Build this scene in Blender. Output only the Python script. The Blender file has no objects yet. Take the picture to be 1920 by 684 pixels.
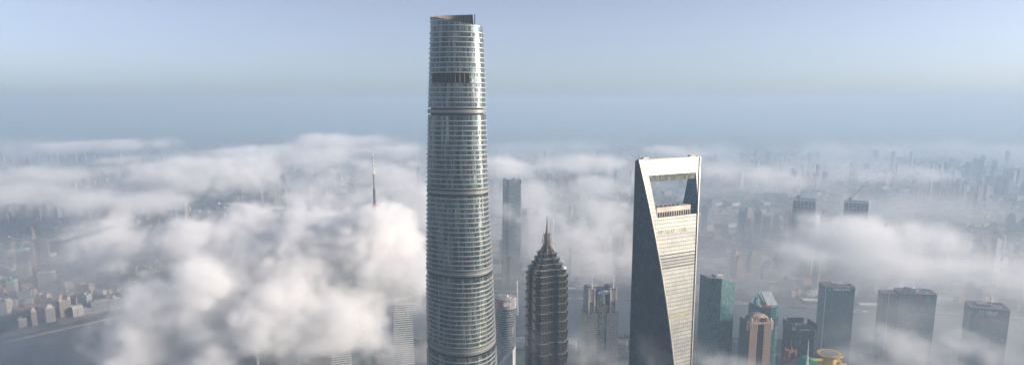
import bpy, bmesh, math, random
import numpy as np
from mathutils import Vector, Matrix
R = math.radians
SC = bpy.context.scene
COL = SC.collection

# ------------------------------------------------------------------ camera, light, exposure
CAM_Z = 550.0
PITCH = R(9.93)
cam_d = bpy.data.cameras.new('camera'); cam = bpy.data.objects.new('camera', cam_d); COL.objects.link(cam)
cam_d.sensor_width = 36; cam_d.lens = 24.0; cam_d.shift_y = 0.0401
cam_d.clip_start = 1.0; cam_d.clip_end = 900000
cam.location = (0, 0, CAM_Z); cam.rotation_euler = (R(90) - PITCH, 0, 0)
SC.camera = cam

SUN_EL, SUN_AZ = R(16), R(92)          # azimuth clockwise from +Y (the view direction), the sun stands behind the camera to the right
W = bpy.data.worlds.new('World'); SC.world = W; W.use_nodes = True
wn = W.node_tree
sky = wn.nodes.new('ShaderNodeTexSky'); sky.sky_type = 'NISHITA'; sky.sun_disc = False
sky.sun_elevation = SUN_EL; sky.sun_rotation = SUN_AZ
sky.altitude = 1500; sky.air_density = 0.8; sky.dust_density = 3.0; sky.ozone_density = 6.0
bg = wn.nodes['Background']; bg.inputs[1].default_value = 0.09
hsv = wn.nodes.new('ShaderNodeHueSaturation'); hsv.inputs['Saturation'].default_value = 0.68; hsv.inputs['Value'].default_value = 1.0
mul = wn.nodes.new('ShaderNodeMix'); mul.data_type = 'RGBA'; mul.blend_type = 'MULTIPLY'; mul.inputs[0].default_value = 1.0; mul.inputs[7].default_value = (1.34, 1.15, 1.02, 1)
wn.links.new(sky.outputs[0], hsv.inputs['Color']); wn.links.new(hsv.outputs[0], mul.inputs[6]); wn.links.new(mul.outputs[2], bg.inputs[0])
sun_d = bpy.data.lights.new('sun', 'SUN'); sun = bpy.data.objects.new('sun', sun_d); COL.objects.link(sun)
sun_d.energy = 5.0; sun_d.angle = R(0.5); sun_d.color = (1.0, 0.86, 0.73)
sdir = Vector((math.sin(SUN_AZ) * math.cos(SUN_EL), math.cos(SUN_AZ) * math.cos(SUN_EL), math.sin(SUN_EL)))
sun.rotation_euler = (-sdir).to_track_quat('-Z', 'Y').to_euler()
sun.location = (300, -300, 900)
vs = SC.view_settings; vs.view_transform = 'Standard'; vs.look = 'None'; vs.gamma = 1; vs.use_curve_mapping = False; vs.exposure = 0.92
cy = SC.cycles
cy.use_denoising = True; cy.use_adaptive_sampling = True; cy.adaptive_threshold = 0.03; cy.adaptive_min_samples = 12
cy.max_bounces = 8; cy.diffuse_bounces = 2; cy.glossy_bounces = 2; cy.transmission_bounces = 2; cy.volume_bounces = 5; cy.transparent_max_bounces = 8
cy.volume_step_rate = 1.5; cy.volume_max_steps = 256
HAZE_D = 1.9e-4

def at(u, v, Y):                         # photograph pixel (1920 wide) at depth Y -> world x, z
    a = math.atan((v - 419) / 1280) + PITCH
    h = Y * math.tan(a)
    d = Y * math.cos(PITCH) + h * math.sin(PITCH)
    return (u - 960) / 1280 * d, CAM_Z - h
def ground(u, v, z=0.0):                 # pixel -> point on height z
    a = math.atan((v - 419) / 1280) + PITCH
    Y = (CAM_Z - z) / math.tan(a)
    return at(u, v, Y)[0], Y

# ------------------------------------------------------------------ helpers
rnd = random.Random(5)
def tag(o, label=None, cat=None, group=None, kind=None):
    for k, v in (('label', label), ('category', cat), ('group', group), ('kind', kind)):
        if v: o[k] = v
    return o
def empty(name, loc, rz, label, cat, group=None):
    o = bpy.data.objects.new(name, None); COL.objects.link(o)
    o.location = loc; o.rotation_euler = (0, 0, rz); o.empty_display_size = 5
    return tag(o, label, cat, group)

class MB:
    def __init__(s): s.v = []; s.f = []; s.m = []; s.uv = []
    def quad(s, pts, mi=0, uv=None):
        b = len(s.v); s.v += [tuple(p) for p in pts]; s.f.append(tuple(range(b, b + len(pts)))); s.m.append(mi)
        s.uv += list(uv) if uv else [(0.0, 0.0)] * len(pts)
    def box(s, x0, x1, y0, y1, z0, z1, mi=0, top=None):
        s.prism([(x0, y0), (x1, y0), (x1, y1), (x0, y1)], z0, z1, mi=mi, top=top)
    def prism(s, poly, z0, z1, poly1=None, mi=0, top=None, bottom=True, z1s=None):
        p1 = poly1 or poly; n = len(poly); zt = z1s or [z1] * n
        for i in range(n):
            j = (i + 1) % n
            s.quad([(*poly[i], z0), (*poly[j], z0), (*p1[j], zt[j]), (*p1[i], zt[i])], mi)
        s.quad([(*p1[i], zt[i]) for i in range(n)], mi if top is None else top)
        if bottom: s.quad([(*poly[i], z0) for i in reversed(range(n))], mi)
        return s
    def cyl(s, x, y, r, z0, z1, r1=None, n=16, mi=0, top=None):
        r1 = r if r1 is None else r1
        a = [(x + r * math.cos(2 * math.pi * k / n), y + r * math.sin(2 * math.pi * k / n)) for k in range(n)]
        b = [(x + r1 * math.cos(2 * math.pi * k / n), y + r1 * math.sin(2 * math.pi * k / n)) for k in range(n)]
        s.prism(a, z0, z1, b, mi=mi, top=top); return s
    def bar(s, a, b, r, mi=0):
        a, b = Vector(a), Vector(b); d = (b - a).normalized()
        u = d.orthogonal().normalized() * r; w = d.cross(u).normalized() * r
        ra = [a + u + w, a - u + w, a - u - w, a + u - w]; rb = [p + (b - a) for p in ra]
        for i in range(4):
            j = (i + 1) % 4; s.quad([ra[j], ra[i], rb[i], rb[j]], mi)
        s.quad(ra, mi); s.quad(rb[::-1], mi)
    def build(s, name, mats, parent=None, smooth=False):
        me = bpy.data.meshes.new(name); me.from_pydata(s.v, [], s.f); me.update()
        mats = mats if isinstance(mats, (list, tuple)) else [mats]
        for m in mats: me.materials.append(m)
        me.polygons.foreach_set('material_index', s.m)
        if any(u != (0.0, 0.0) for u in s.uv):
            l = me.uv_layers.new(name='UVMap'); l.data.foreach_set('uv', [c for u in s.uv for c in u])
        bm = bmesh.new(); bm.from_mesh(me); bmesh.ops.remove_doubles(bm, verts=bm.verts, dist=1e-4)
        bmesh.ops.recalc_face_normals(bm, faces=bm.faces); bm.to_mesh(me); bm.free()
        if smooth: me.polygons.foreach_set('use_smooth', [True] * len(me.polygons))
        o = bpy.data.objects.new(name, me); COL.objects.link(o); o.parent = parent
        return o

# ------------------------------------------------------------------ materials
class NT:
    def __init__(s, name):
        s.m = bpy.data.materials.new(name); s.m.use_nodes = True; s.t = s.m.node_tree
        s.b = s.t.nodes['Principled BSDF']
    def n(s, t, **k):
        x = s.t.nodes.new('ShaderNode' + t)
        for a, b in k.items(): setattr(x, a, b)
        return x
    def put(s, sock, v):
        if isinstance(v, bpy.types.NodeSocket): s.t.links.new(v, sock)
        elif v is not None: sock.default_value = v
    def math(s, op, a, b=None, c=None):
        x = s.n('Math', operation=op); s.put(x.inputs[0], a); s.put(x.inputs[1], b); s.put(x.inputs[2], c); return x.outputs[0]
    def mix(s, f, a, b):
        x = s.n('Mix', data_type='RGBA'); s.put(x.inputs[0], f)
        s.put(x.inputs[6], (*a, 1) if isinstance(a, tuple) else a); s.put(x.inputs[7], (*b, 1) if isinstance(b, tuple) else b); return x.outputs[2]
    def mixf(s, f, a, b):
        x = s.n('Mix', data_type='FLOAT'); s.put(x.inputs[0], f); s.put(x.inputs[2], a); s.put(x.inputs[3], b); return x.outputs[0]
    def noise(s, vec, scale, detail=3, rough=.5):
        x = s.n('TexNoise'); s.put(x.inputs['Vector'], vec); x.inputs['Scale'].default_value = scale
        x.inputs['Detail'].default_value = detail; x.inputs['Roughness'].default_value = rough; return x.outputs[0]
    def white(s, x_, y_, z_=0.0):
        c = s.n('CombineXYZ'); s.put(c.inputs[0], x_); s.put(c.inputs[1], y_); s.put(c.inputs[2], z_)
        w = s.n('TexWhiteNoise'); s.t.links.new(c.outputs[0], w.inputs[0]); return w.outputs[0]
    def tilt(s, x_, y_, k):                  # every pane hangs a touch off true
        c = s.n('CombineXYZ'); s.put(c.inputs[0], x_); s.put(c.inputs[1], y_); w = s.n('TexWhiteNoise'); s.t.links.new(c.outputs[0], w.inputs[0])
        a = s.n('VectorMath', operation='SUBTRACT'); s.t.links.new(w.outputs['Color'], a.inputs[0]); a.inputs[1].default_value = (.5, .5, .5)
        b = s.n('VectorMath', operation='SCALE'); s.t.links.new(a.outputs[0], b.inputs[0]); b.inputs['Scale'].default_value = k
        g = s.n('NewGeometry'); d = s.n('VectorMath', operation='ADD'); s.t.links.new(g.outputs['Normal'], d.inputs[0]); s.t.links.new(b.outputs[0], d.inputs[1])
        e = s.n('VectorMath', operation='NORMALIZE'); s.t.links.new(d.outputs[0], e.inputs[0]); s.t.links.new(e.outputs[0], s.b.inputs['Normal'])
    def P(s, k, v): s.put(s.b.inputs[k], v)

def plain(name, c, rough=.7, metal=0.0, var=.25, scale=.08):
    q = NT(name); tc = q.n('TexCoord'); f = q.noise(tc.outputs['Object'], scale, 4)
    f = q.math('SUBTRACT', f, .5); f = q.math('MULTIPLY_ADD', f, 2.0, .5)
    q.P('Base Color', q.mix(f, tuple(x * (1 - var) for x in c), tuple(min(1, x * (1 + var)) for x in c)))
    q.P('Roughness', rough); q.P('Metallic', metal); return q.m

def facade(name, wall, glass, fh=3.6, bw=3.2, wh=.62, wv=.55, roof=(.22, .21, .2), wrough=.6, grough=.18, gmetal=.35, polar=0.0, z0=-99, z1=9999, vary=False, blinds=.12, band=0, gspec=.8):
    """walls with a window grid laid out in the building's own metres; wh, wv: share of the bay / storey that is glass"""
    q = NT(name); tc = q.n('TexCoord'); sp = q.n('SeparateXYZ'); q.t.links.new(tc.outputs['Object'], sp.inputs[0])
    nn = q.n('SeparateXYZ'); q.t.links.new(tc.outputs['Normal'], nn.inputs[0])
    X, Y, Z = sp.outputs; nx, ny, nz = nn.outputs
    ax, ay, az = (q.math('ABSOLUTE', k) for k in (nx, ny, nz))
    side = q.math('GREATER_THAN', ax, ay)
    if polar: h = q.math('MULTIPLY', q.math('ARCTAN2', Y, X), polar)
    else: h = q.mixf(side, X, Y)
    hb = q.math('DIVIDE', h, bw); zb = q.math('DIVIDE', Z, fh)
    fx, fz = q.math('FRACT', hb), q.math('FRACT', zb); ix, iz = q.math('FLOOR', hb), q.math('FLOOR', zb)
    win = q.math('MULTIPLY', q.math('LESS_THAN', fx, wh), q.math('LESS_THAN', fz, wv))
    isr = q.math('GREATER_THAN', az, .6)
    win = q.math('MULTIPLY', win, q.math('SUBTRACT', 1, isr))
    r = q.white(ix, iz, side); r2 = q.white(iz, ix, 7.3)
    big = q.noise(tc.outputs['Object'], .03, 3)
    g = q.mix(r, tuple(k * .55 for k in glass), tuple(min(1, k * 1.5) for k in glass))
    g = q.mix(q.math('MULTIPLY', q.math('LESS_THAN', r2, blinds), .6), g, (.42, .40, .34))
    wc = q.mix(big, tuple(k * .8 for k in wall), tuple(min(1, k * 1.15) for k in wall))
    if vary:
        oi = q.n('ObjectInfo'); hs = q.n('HueSaturation'); hs.inputs['Saturation'].default_value = 1
        q.put(hs.inputs['Value'], q.math('MULTIPLY_ADD', oi.outputs['Random'], .7, .6)); q.put(hs.inputs['Color'], wc); wc = hs.outputs[0]
    if band:
        bn = q.math('LESS_THAN', q.math('FRACT', q.math('DIVIDE', Z, fh * band)), 1.0 / band)
        wc = q.mix(q.math('MULTIPLY', bn, .5), wc, tuple(k * .3 for k in wall))
    rc = q.mix(q.noise(tc.outputs['Object'], .12, 4, .7), tuple(k * .45 for k in roof), tuple(k * 1.5 for k in roof))
    c = q.mix(win, wc, g); c = q.mix(isr, c, rc)
    q.P('Base Color', c); q.P('Roughness', q.mixf(win, wrough, q.math('MULTIPLY_ADD', r, .1, grough)))
    q.P('Metallic', q.math('MULTIPLY', win, gmetal)); q.P('Specular IOR Level', q.mixf(win, .3, gspec))
    return q.m

def text(body, name, mat, parent, loc, size, rz=0.0, depth=.4, bold=0.0, sx=1.0):
    """upright lettering facing -y of the parent, as a mesh"""
    c = bpy.data.curves.new(name, 'FONT'); c.body = body; c.size = size; c.extrude = depth; c.offset = bold; c.align_x = 'CENTER'; c.align_y = 'CENTER'
    t = bpy.data.objects.new(name, c); COL.objects.link(t)
    dg = bpy.context.evaluated_depsgraph_get(); me = bpy.data.meshes.new_from_object(t.evaluated_get(dg))
    bpy.data.objects.remove(t); bpy.data.curves.remove(c)
    me.transform(Matrix.Diagonal((sx, 1, 1, 1)))
    me.transform(Matrix.Rotation(R(90), 4, 'X')); me.materials.clear(); me.materials.append(mat)
    o = bpy.data.objects.new(name, me); COL.objects.link(o); o.parent = parent; o.location = loc; o.rotation_euler = (0, 0, rz)
    return o
def copy_tree(o, loc=None, rz=None, label=None, group=None):
    r = o.copy(); COL.objects.link(r)
    for ch in [c for c in list(bpy.data.objects) if c.parent == o]:
        d = ch.copy(); COL.objects.link(d); d.parent = r
    if loc is not None: r.location = loc
    if rz is not None: r.rotation_euler = (0, 0, rz)
    return tag(r, label, None, group)

M = {}
M['concrete'] = plain('concrete', (.34, .33, .31)); M['pale'] = plain('pale_panel', (.55, .54, .50), .5)
M['dark_metal'] = plain('dark_metal', (.035, .037, .04), .5, .3); M['steel'] = plain('steel', (.42, .42, .41), .35, .7)
M['white'] = plain('white_paint', (.78, .78, .76), .5, 0, .06); M['red'] = plain('red_paint', (.62, .035, .04), .5, 0, .08)
M['roof_grey'] = plain('roof_grey', (.20, .20, .20), .85, 0, .5); M['sign_white'] = plain('sign_white', (.85, .85, .85), .5, 0, .02)
M['green_copper'] = plain('green_roof', (.03, .22, .14), .5, 0, .15); M['yellow'] = plain('yellow_stone', (.62, .42, .12), .6, 0, .15)
M['sign_blue'] = plain('sign_blue', (.03, .10, .42), .5, 0, .05); M['sign_green'] = plain('sign_green', (.01, .50, .28), .5, 0, .05)
M['black'] = plain('black_glass', (.012, .014, .017), .3, 0, .3)

# ------------------------------------------------------------------ ground, river, banks, haze
FB = [(-4000, -800), (-2500, 300), (-1500, 1180), (-1170, 1545), (-1010, 1743), (-700, 1870), (-47, 1957), (510, 1838), (940, 1795), (1330, 1693), (2200, 1480), (4500, 900)]
NB = [(5000, 100), (2200, 880), (1000, 1150), (700, 1400), (640, 1560), (-50, 1590), (-500, 1500), (-760, 1300), (-860, 900), (-1000, 400), (-1800, -900)]
def far_bank(x): return float(np.interp(x, [p[0] for p in FB], [p[1] for p in FB]))
q = NT('city_ground'); tc = q.n('TexCoord')
vo = q.n('TexVoronoi'); vo.inputs['Scale'].default_value = .011; q.t.links.new(tc.outputs['Object'], vo.inputs['Vector'])
n1 = q.noise(tc.outputs['Object'], .004, 5, .6); n2 = q.noise(tc.outputs['Object'], .03, 6, .7)
c = q.mix(n2, (.10, .10, .10), (.24, .22, .20)); c = q.mix(q.math('MULTIPLY', q.math('GREATER_THAN', vo.outputs['Color'], .55), .75), c, (.035, .07, .035))
c = q.mix(q.math('GREATER_THAN', n1, .56), c, (.04, .07, .04)); q.P('Base Color', c); q.P('Roughness', .9)
g = MB(); g.quad([(-250000, -30000, 0), (250000, -30000, 0), (250000, 400000, 0), (-250000, 400000, 0)])
tag(g.build('ground', q.m), kind='structure')

q = NT('river_water'); tc = q.n('TexCoord'); n = q.noise(tc.outputs['Object'], .012, 5, .6)
q.P('Base Color', q.mix(n, (.045, .06, .065), (.075, .09, .09))); q.P('Roughness', q.math('MULTIPLY_ADD', n, .22, .22)); q.P('Specular IOR Level', .5)
bp = q.n('Bump'); bp.inputs['Strength'].default_value = .25; bp.inputs['Distance'].default_value = 1.0
q.put(bp.inputs['Height'], q.noise(tc.outputs['Object'], .15, 6, .65)); q.t.links.new(bp.outputs[0], q.b.inputs['Normal'])
g = MB(); xs = FB; 
poly = [(x, y, .02) for x, y in FB] + [(x, y, .02) for x, y in NB]
me = bpy.data.meshes.new('river'); bm = bmesh.new(); bm.faces.new([bm.verts.new(p) for p in poly]); bmesh.ops.triangulate(bm, faces=bm.faces); bmesh.ops.recalc_face_normals(bm, faces=bm.faces)
for f in bm.faces:
    if f.normal.z < 0: f.normal_flip()
bm.to_mesh(me); bm.free(); me.materials.append(q.m); rv = bpy.data.objects.new('river', me); COL.objects.link(rv); tag(rv, kind='structure')

M['quay'] = plain('quay_stone', (.17, .165, .155), .8, 0, .3, .02); M['asphalt'] = plain('asphalt', (.06, .06, .06), .9, 0, .2, .02)
def strip(name, pts, off0, off1, z0, z1, mat, kind='structure'):
    m = MB()
    P_ = [Vector((x, y)) for x, y in pts]; nrm = []
    for i in range(len(P_)):
        d = (P_[min(i + 1, len(P_) - 1)] - P_[max(i - 1, 0)]).normalized(); nrm.append(Vector((-d.y, d.x)))
    a = [p + n_ * off0 for p, n_ in zip(P_, nrm)]; b = [p + n_ * off1 for p, n_ in zip(P_, nrm)]
    for i in range(len(P_) - 1):
        A, B, C, D = a[i], a[i + 1], b[i + 1], b[i]
        m.quad([(*A, z1), (*B, z1), (*C, z1), (*D, z1)]); m.quad([(*A, z0), (*B, z0), (*B, z1), (*A, z1)]); m.quad([(*D, z1), (*C, z1), (*C, z0), (*D, z0)])
    return tag(m.build(name, mat), kind=kind)
fb = FB[2:11]
strip('quay', fb, 0, 16, -.5, 3.2, M['quay']); strip('road', fb, 26, 44, -.5, .12, M['asphalt'])
nb = NB[1:10]
strip('embankment', nb, 0, 14, -.5, 3.0, M['quay']); strip('riverside_road', nb, 40, 56, -.5, .12, M['asphalt'])

# the air itself: one closed box of pale haze round everything
hm = bpy.data.materials.new('haze'); hm.use_nodes = True; nt = hm.node_tree; nt.nodes.clear()
o_ = nt.nodes.new('ShaderNodeOutputMaterial'); pv = nt.nodes.new('ShaderNodeVolumePrincipled')
pv.inputs['Density'].default_value = HAZE_D; pv.inputs['Color'].default_value = (.425, .57, .715, 1); pv.inputs['Anisotropy'].default_value = .1
nt.links.new(pv.outputs[0], o_.inputs['Volume'])
m = MB(); m.box(-16000, 16000, -2000, 17000, -1.0, 646.0); tag(m.build('haze', hm), kind='stuff')

# ------------------------------------------------------------------ 1. the tall twisted tower
def zat(v, Y): return at(960, v, Y)[1]
def skin_material():
    q = NT('curtain_wall_glass'); uv = q.n('UVMap'); sp = q.n('SeparateXYZ'); q.t.links.new(uv.outputs[0], sp.inputs[0])
    U, V = sp.outputs[0], sp.outputs[1]
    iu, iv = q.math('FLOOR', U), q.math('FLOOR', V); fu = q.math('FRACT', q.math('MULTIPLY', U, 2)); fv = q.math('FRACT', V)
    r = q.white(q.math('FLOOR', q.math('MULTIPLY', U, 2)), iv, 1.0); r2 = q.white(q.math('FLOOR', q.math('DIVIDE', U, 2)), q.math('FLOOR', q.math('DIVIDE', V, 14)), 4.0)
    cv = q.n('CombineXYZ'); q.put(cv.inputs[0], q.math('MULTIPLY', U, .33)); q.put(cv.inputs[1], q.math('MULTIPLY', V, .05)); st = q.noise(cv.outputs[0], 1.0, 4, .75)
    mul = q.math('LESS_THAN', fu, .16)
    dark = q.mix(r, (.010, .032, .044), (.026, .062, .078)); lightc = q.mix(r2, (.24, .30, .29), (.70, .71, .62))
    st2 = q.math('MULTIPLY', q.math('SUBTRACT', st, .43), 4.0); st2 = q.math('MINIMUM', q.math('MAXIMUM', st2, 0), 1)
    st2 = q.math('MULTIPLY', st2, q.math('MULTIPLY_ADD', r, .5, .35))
    c = q.mix(st2, dark, lightc)  # random pale streaks painted into the glass colour in place of sun highlights
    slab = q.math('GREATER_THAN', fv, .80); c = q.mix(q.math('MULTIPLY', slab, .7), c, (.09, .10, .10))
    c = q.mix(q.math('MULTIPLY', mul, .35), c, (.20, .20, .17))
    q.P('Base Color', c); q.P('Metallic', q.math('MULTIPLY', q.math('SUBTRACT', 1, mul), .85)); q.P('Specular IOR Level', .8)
    q.P('Roughness', q.math('MULTIPLY_ADD', r, .24, .20)); q.tilt(q.math('FLOOR', q.math('MULTIPLY', U, .5)), iv, .07); return q.m
M['skin'] = skin_material()
M['ledge'] = plain('ledge_metal', (.41, .42, .39), .42, .35, .1, .05)
def louvre(name, c1, c2, k, rough=.5, metal=.3):
    q = NT(name); tc = q.n('TexCoord'); sp = q.n('SeparateXYZ'); q.t.links.new(tc.outputs['Object'], sp.inputs[0])
    a = q.math('ARCTAN2', sp.outputs[1], sp.outputs[0]); f = q.math('FRACT', q.math('MULTIPLY', a, k)); s_ = q.math('LESS_THAN', f, .5)
    q.P('Base Color', q.mix(s_, c1, c2)); q.P('Roughness', rough); q.P('Metallic', metal); return q.m
M['louvre'] = louvre('louvre_panel', (.24, .24, .21), (.08, .095, .10), 40)
M['lattice'] = louvre('crown_lattice', (.22, .18, .13), (.008, .008, .008), 14, .8, 0)
M['slot'] = plain('dark_slot', (.006, .007, .009), .7)
M['void'] = louvre('open_floor_frames', (.10, .07, .05), (.012, .010, .010), 9, .7, 0)

def twisted_tower():
    Y0 = 655.0
    prof = [(20, 808, 902), (50, 807, 903), (100, 806, 905), (204, 804, 910), (300, 804, 914), (368, 804.5, 918), (440, 805, 923), (500, 805, 927), (600, 804.5, 929.5), (684, 804, 932)]
    zs, cxs, rs = [], [], []
    for v, l, r in prof:
        x0, z = at(l, v, Y0); x1, _ = at(r, v, Y0); zs.append(z); cxs.append((x0 + x1) / 2); rs.append((x1 - x0) / 2)
    zs, cxs, rs = map(lambda a: np.array(a)[::-1], (zs, cxs, rs)); cx0 = float(cxs.mean())
    def rad(z):
        return float(np.interp(z, zs, rs)) if z > zs[0] else float(rs[0] + (zs[0] - z) * (rs[0] - rs[1]) / (zs[1] - zs[0]) * .55)
    def cen(z): return float(np.interp(z, zs, cxs)) - cx0
    N = 144
    def ring(z, grow=0.0, k=N):
        r0 = rad(z); tw = R(-18) + R(120) * z / 632; out = []
        for i in range(k):
            th = 2 * math.pi * i / k; r = r0 * (1 + .055 * math.cos(3 * (th - tw)))
            dn = (th - tw - R(60) + math.pi) % (2 * math.pi) - math.pi
            r *= 1 - .05 * math.exp(-(dn / R(3.2)) ** 2)
            r += grow; out.append((cen(z) * .6 + r * math.cos(th), r * math.sin(th)))
        return out
    root = empty('twisted_skyscraper', (cx0, Y0 + 0, 0), 0, 'tallest tower, a tapering twisted glass skyscraper with an open spiral crown above the horizon', 'skyscraper')
    bands = [(zat(202, 630), zat(216, 630)), (zat(354.5, 630) , zat(368, 630)), (zat(503, 632), zat(517.5, 632)), (zat(643, 634), zat(660, 634)), (245, 253), (165, 173), (95, 103)]
    ztop = zat(57, 630); FH = 4.45
    def top_of(th):                          # spiral parapet
        d = math.degrees(th) % 360; p = [(0, 54.5), (50, 58), (50.01, 28), (110, 28.6), (180, 31), (232, 33.5), (262, 38), (300, 44.5), (335, 50), (360, 54.5)]
        v = np.interp(d, [a for a, _ in p], [b for _, b in p]); return zat(float(v), 655 + 22 * math.sin(th))
    glass, ledge = MB(), MB(); z = 0.0; fl = 0; mech = []
    levels = []
    while z < ztop - .5:
        nz = min(z + FH, ztop)
        for a, b in bands:
            lo, hi = min(a, b), max(a, b)
            if z < lo < nz + 1.2: nz = lo
            if abs(z - lo) < 1e-3: nz = hi
        levels.append((z, nz)); z = nz
    zv0, zv1 = zat(159, 622), zat(132, 622)
    def slot_row(zm): return zat(92, 622) < zm < zat(77, 622) or zat(121, 622) < zm < zat(106, 622)
    for fl, (a, b) in enumerate(levels):
        is_mech = any(abs(a - min(x)) < 1e-3 for x in bands)
        if is_mech: mech.append((a, b)); continue
        A, B = ring(a), ring(b); A2 = ring(a, .95)
        zm = (a + b) / 2
        for i in range(N):
            j = (i + 1) % N; d = i * 360 / N
            if zv0 < zm < zv1 and 217 < d < 301: continue
            mi = 1 if slot_row(zm) and 211 < d < 299 and (i % 4 == 1) else 0
            glass.quad([(*A[i], a), (*A[j], a), (*B[j], b), (*B[i], b)], mi, [(i, fl), (i + 1, fl), (i + 1, fl + .999), (i, fl + .999)])
        la = a - .1; lb = a + .6
        for i in range(N):
            j = (i + 1) % N
            if zv0 + 2 < zm < zv1 and 218 < i * 360 / N < 300: continue
            ledge.quad([(*A2[i], la), (*A2[j], la), (*A2[j], lb), (*A2[i], lb)]); ledge.quad([(*A2[i], lb), (*A2[j], lb), (*A[j], lb + .1), (*A[i], lb + .1)]); ledge.quad([(*A[i], la), (*A[j], la), (*A2[j], la), (*A2[i], la)])
    # crown skin above the last full storey
    crown = MB(); T = ring(ztop); nlev = 7
    th = [2 * math.pi * i / N for i in range(N + 1)]
    for i in range(N):
        j = (i + 1) % N; ti, tj = top_of(th[i] + 1e-4), top_of(th[i + 1] - 1e-4)
        k = 0; z = ztop
        while z < max(ti, tj) - .05:
            z2 = z + FH
            za, zb = min(z, ti), min(z, tj); zc, zd = min(z2, tj), min(z2, ti)
            if max(zc - zb, zd - za) > .02:
                crown.quad([(*T[i], za), (*T[j], zb), (*T[j], zc), (*T[i], zd)], 0, [(i, k + 200), (i + 1, k + 200), (i + 1, k + 200.99), (i, k + 200.99)])
                if z > ztop:
                    o1 = (T[i][0] * 1.02, T[i][1] * 1.02); o2 = (T[j][0] * 1.02, T[j][1] * 1.02)
                    if z + .6 < min(ti, tj): crown.quad([(*o1, z), (*o2, z), (*o2, z + .6), (*o1, z + .6)], 1)
            z = z2; k += 1
        if (i * 360 / N) > 51 or i * 360 / N < 49:
            n1 = (T[i][0] * .93, T[i][1] * .93); n2 = (T[j][0] * .93, T[j][1] * .93)
            crown.quad([(*T[i], ti), (*T[j], tj), (*n2, tj), (*n1, ti)], 1)     # coping
            crown.quad([(*n1, ztop - 4), (*n2, ztop - 4), (*n2, tj), (*n1, ti)], 2)   # lattice on the inside
    for d in (50,):
        t_ = R(d); x, y = rad(ztop) * math.cos(t_), rad(ztop) * math.sin(t_)
        crown.bar((x, y, ztop - 2), (x, y, top_of(R(51)) + .3), .35, 2)
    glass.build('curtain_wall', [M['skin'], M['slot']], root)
    ledge.build('storey_ledge', M['ledge'], root)
    tag(bpy.data.objects[-1], None) if False else None
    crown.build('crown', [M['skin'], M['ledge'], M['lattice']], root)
    for d_ in range(20):                      # machinery seen over the low side of the crown
        pass
    pm = MB(); pm.cyl(0, 0, rad(ztop) * .86, ztop - 5, ztop - 3.5, n=48); pm.box(-10, 8, -6, 9, ztop - 3.5, ztop + 3); pm.cyl(12, 4, 3, ztop - 3.5, ztop + 4); pm.build('roof_deck', M['dark_metal'], root)
    for a, b in mech:
        g = MB(); A, B = ring(a, -2.6), ring(b, -2.6); lo, hi = ring(a, .9), ring(b, .9); h = b - a
        def rg(p, z0, z1, mi):
            for i in range(N):
                j = (i + 1) % N; g.quad([(*p[i], z0), (*p[j], z0), (*p[j], z1), (*p[i], z1)], mi)
        def an(p, s, z, mi):
            for i in range(N):
                j = (i + 1) % N; g.quad([(*p[i], z), (*p[j], z), (*s[j], z), (*s[i], z)], mi)
        rg(A, a, a + 1.5, 1); O = ring((a + b) / 2, .35)
        an(A, O, a + 1.5, 0); rg(O, a + 1.5, b - 1.5, 0); L = ring((a + b) / 2, .9); rg(L, (a + b) / 2 - .3, (a + b) / 2 + .3, 2); an(O, L, (a + b) / 2 + .3, 2); an(O, L, (a + b) / 2 - .3, 2)
        an(O, A, b - 1.5, 2); rg(B, b - 1.5, b, 1)
        g.build('mechanical_floor', [M['louvre'], M['slot'], M['ledge']], root)
    # the open storeys with their dark frames
    g = MB(); Z0, Z1 = zv0 - 1, zv1 + 1
    for i in range(N):
        d = i * 360 / N
        if 208 < d < 310:
            A = ring(Z0, -4.5); j = (i + 1) % N; g.quad([(*A[i], Z0), (*A[j], Z0), (*A[j], Z1), (*A[i], Z1)], 0)
    A, B = ring(zv0, -.6), ring(zv0, -4.5)
    for t in (0, 1 / 3, 2 / 3, 1):
        z = zv0 + (zv1 - zv0) * t
        for i in range(N):
            if 216 < i * 360 / N < 302:
                j = (i + 1) % N; g.quad([(*A[i], z), (*A[j], z), (*B[j], z), (*B[i], z)], 1); g.quad([(*A[i], z - .35), (*A[j], z - .35), (*A[j], z + .35), (*A[i], z + .35)], 1)
    for i in range(N):
        d = i * 360 / N
        if 216 < d < 302 and i % 4 == 0: g.bar((*A[i], zv0), (*A[i], zv1), .35, 1)
    g.build('open_storey_frame', [M['void'], plain('dark_brown_steel', (.05, .035, .028), .7)], root)  # frame steel is one dark brown
    return root
twisted_tower()

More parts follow.
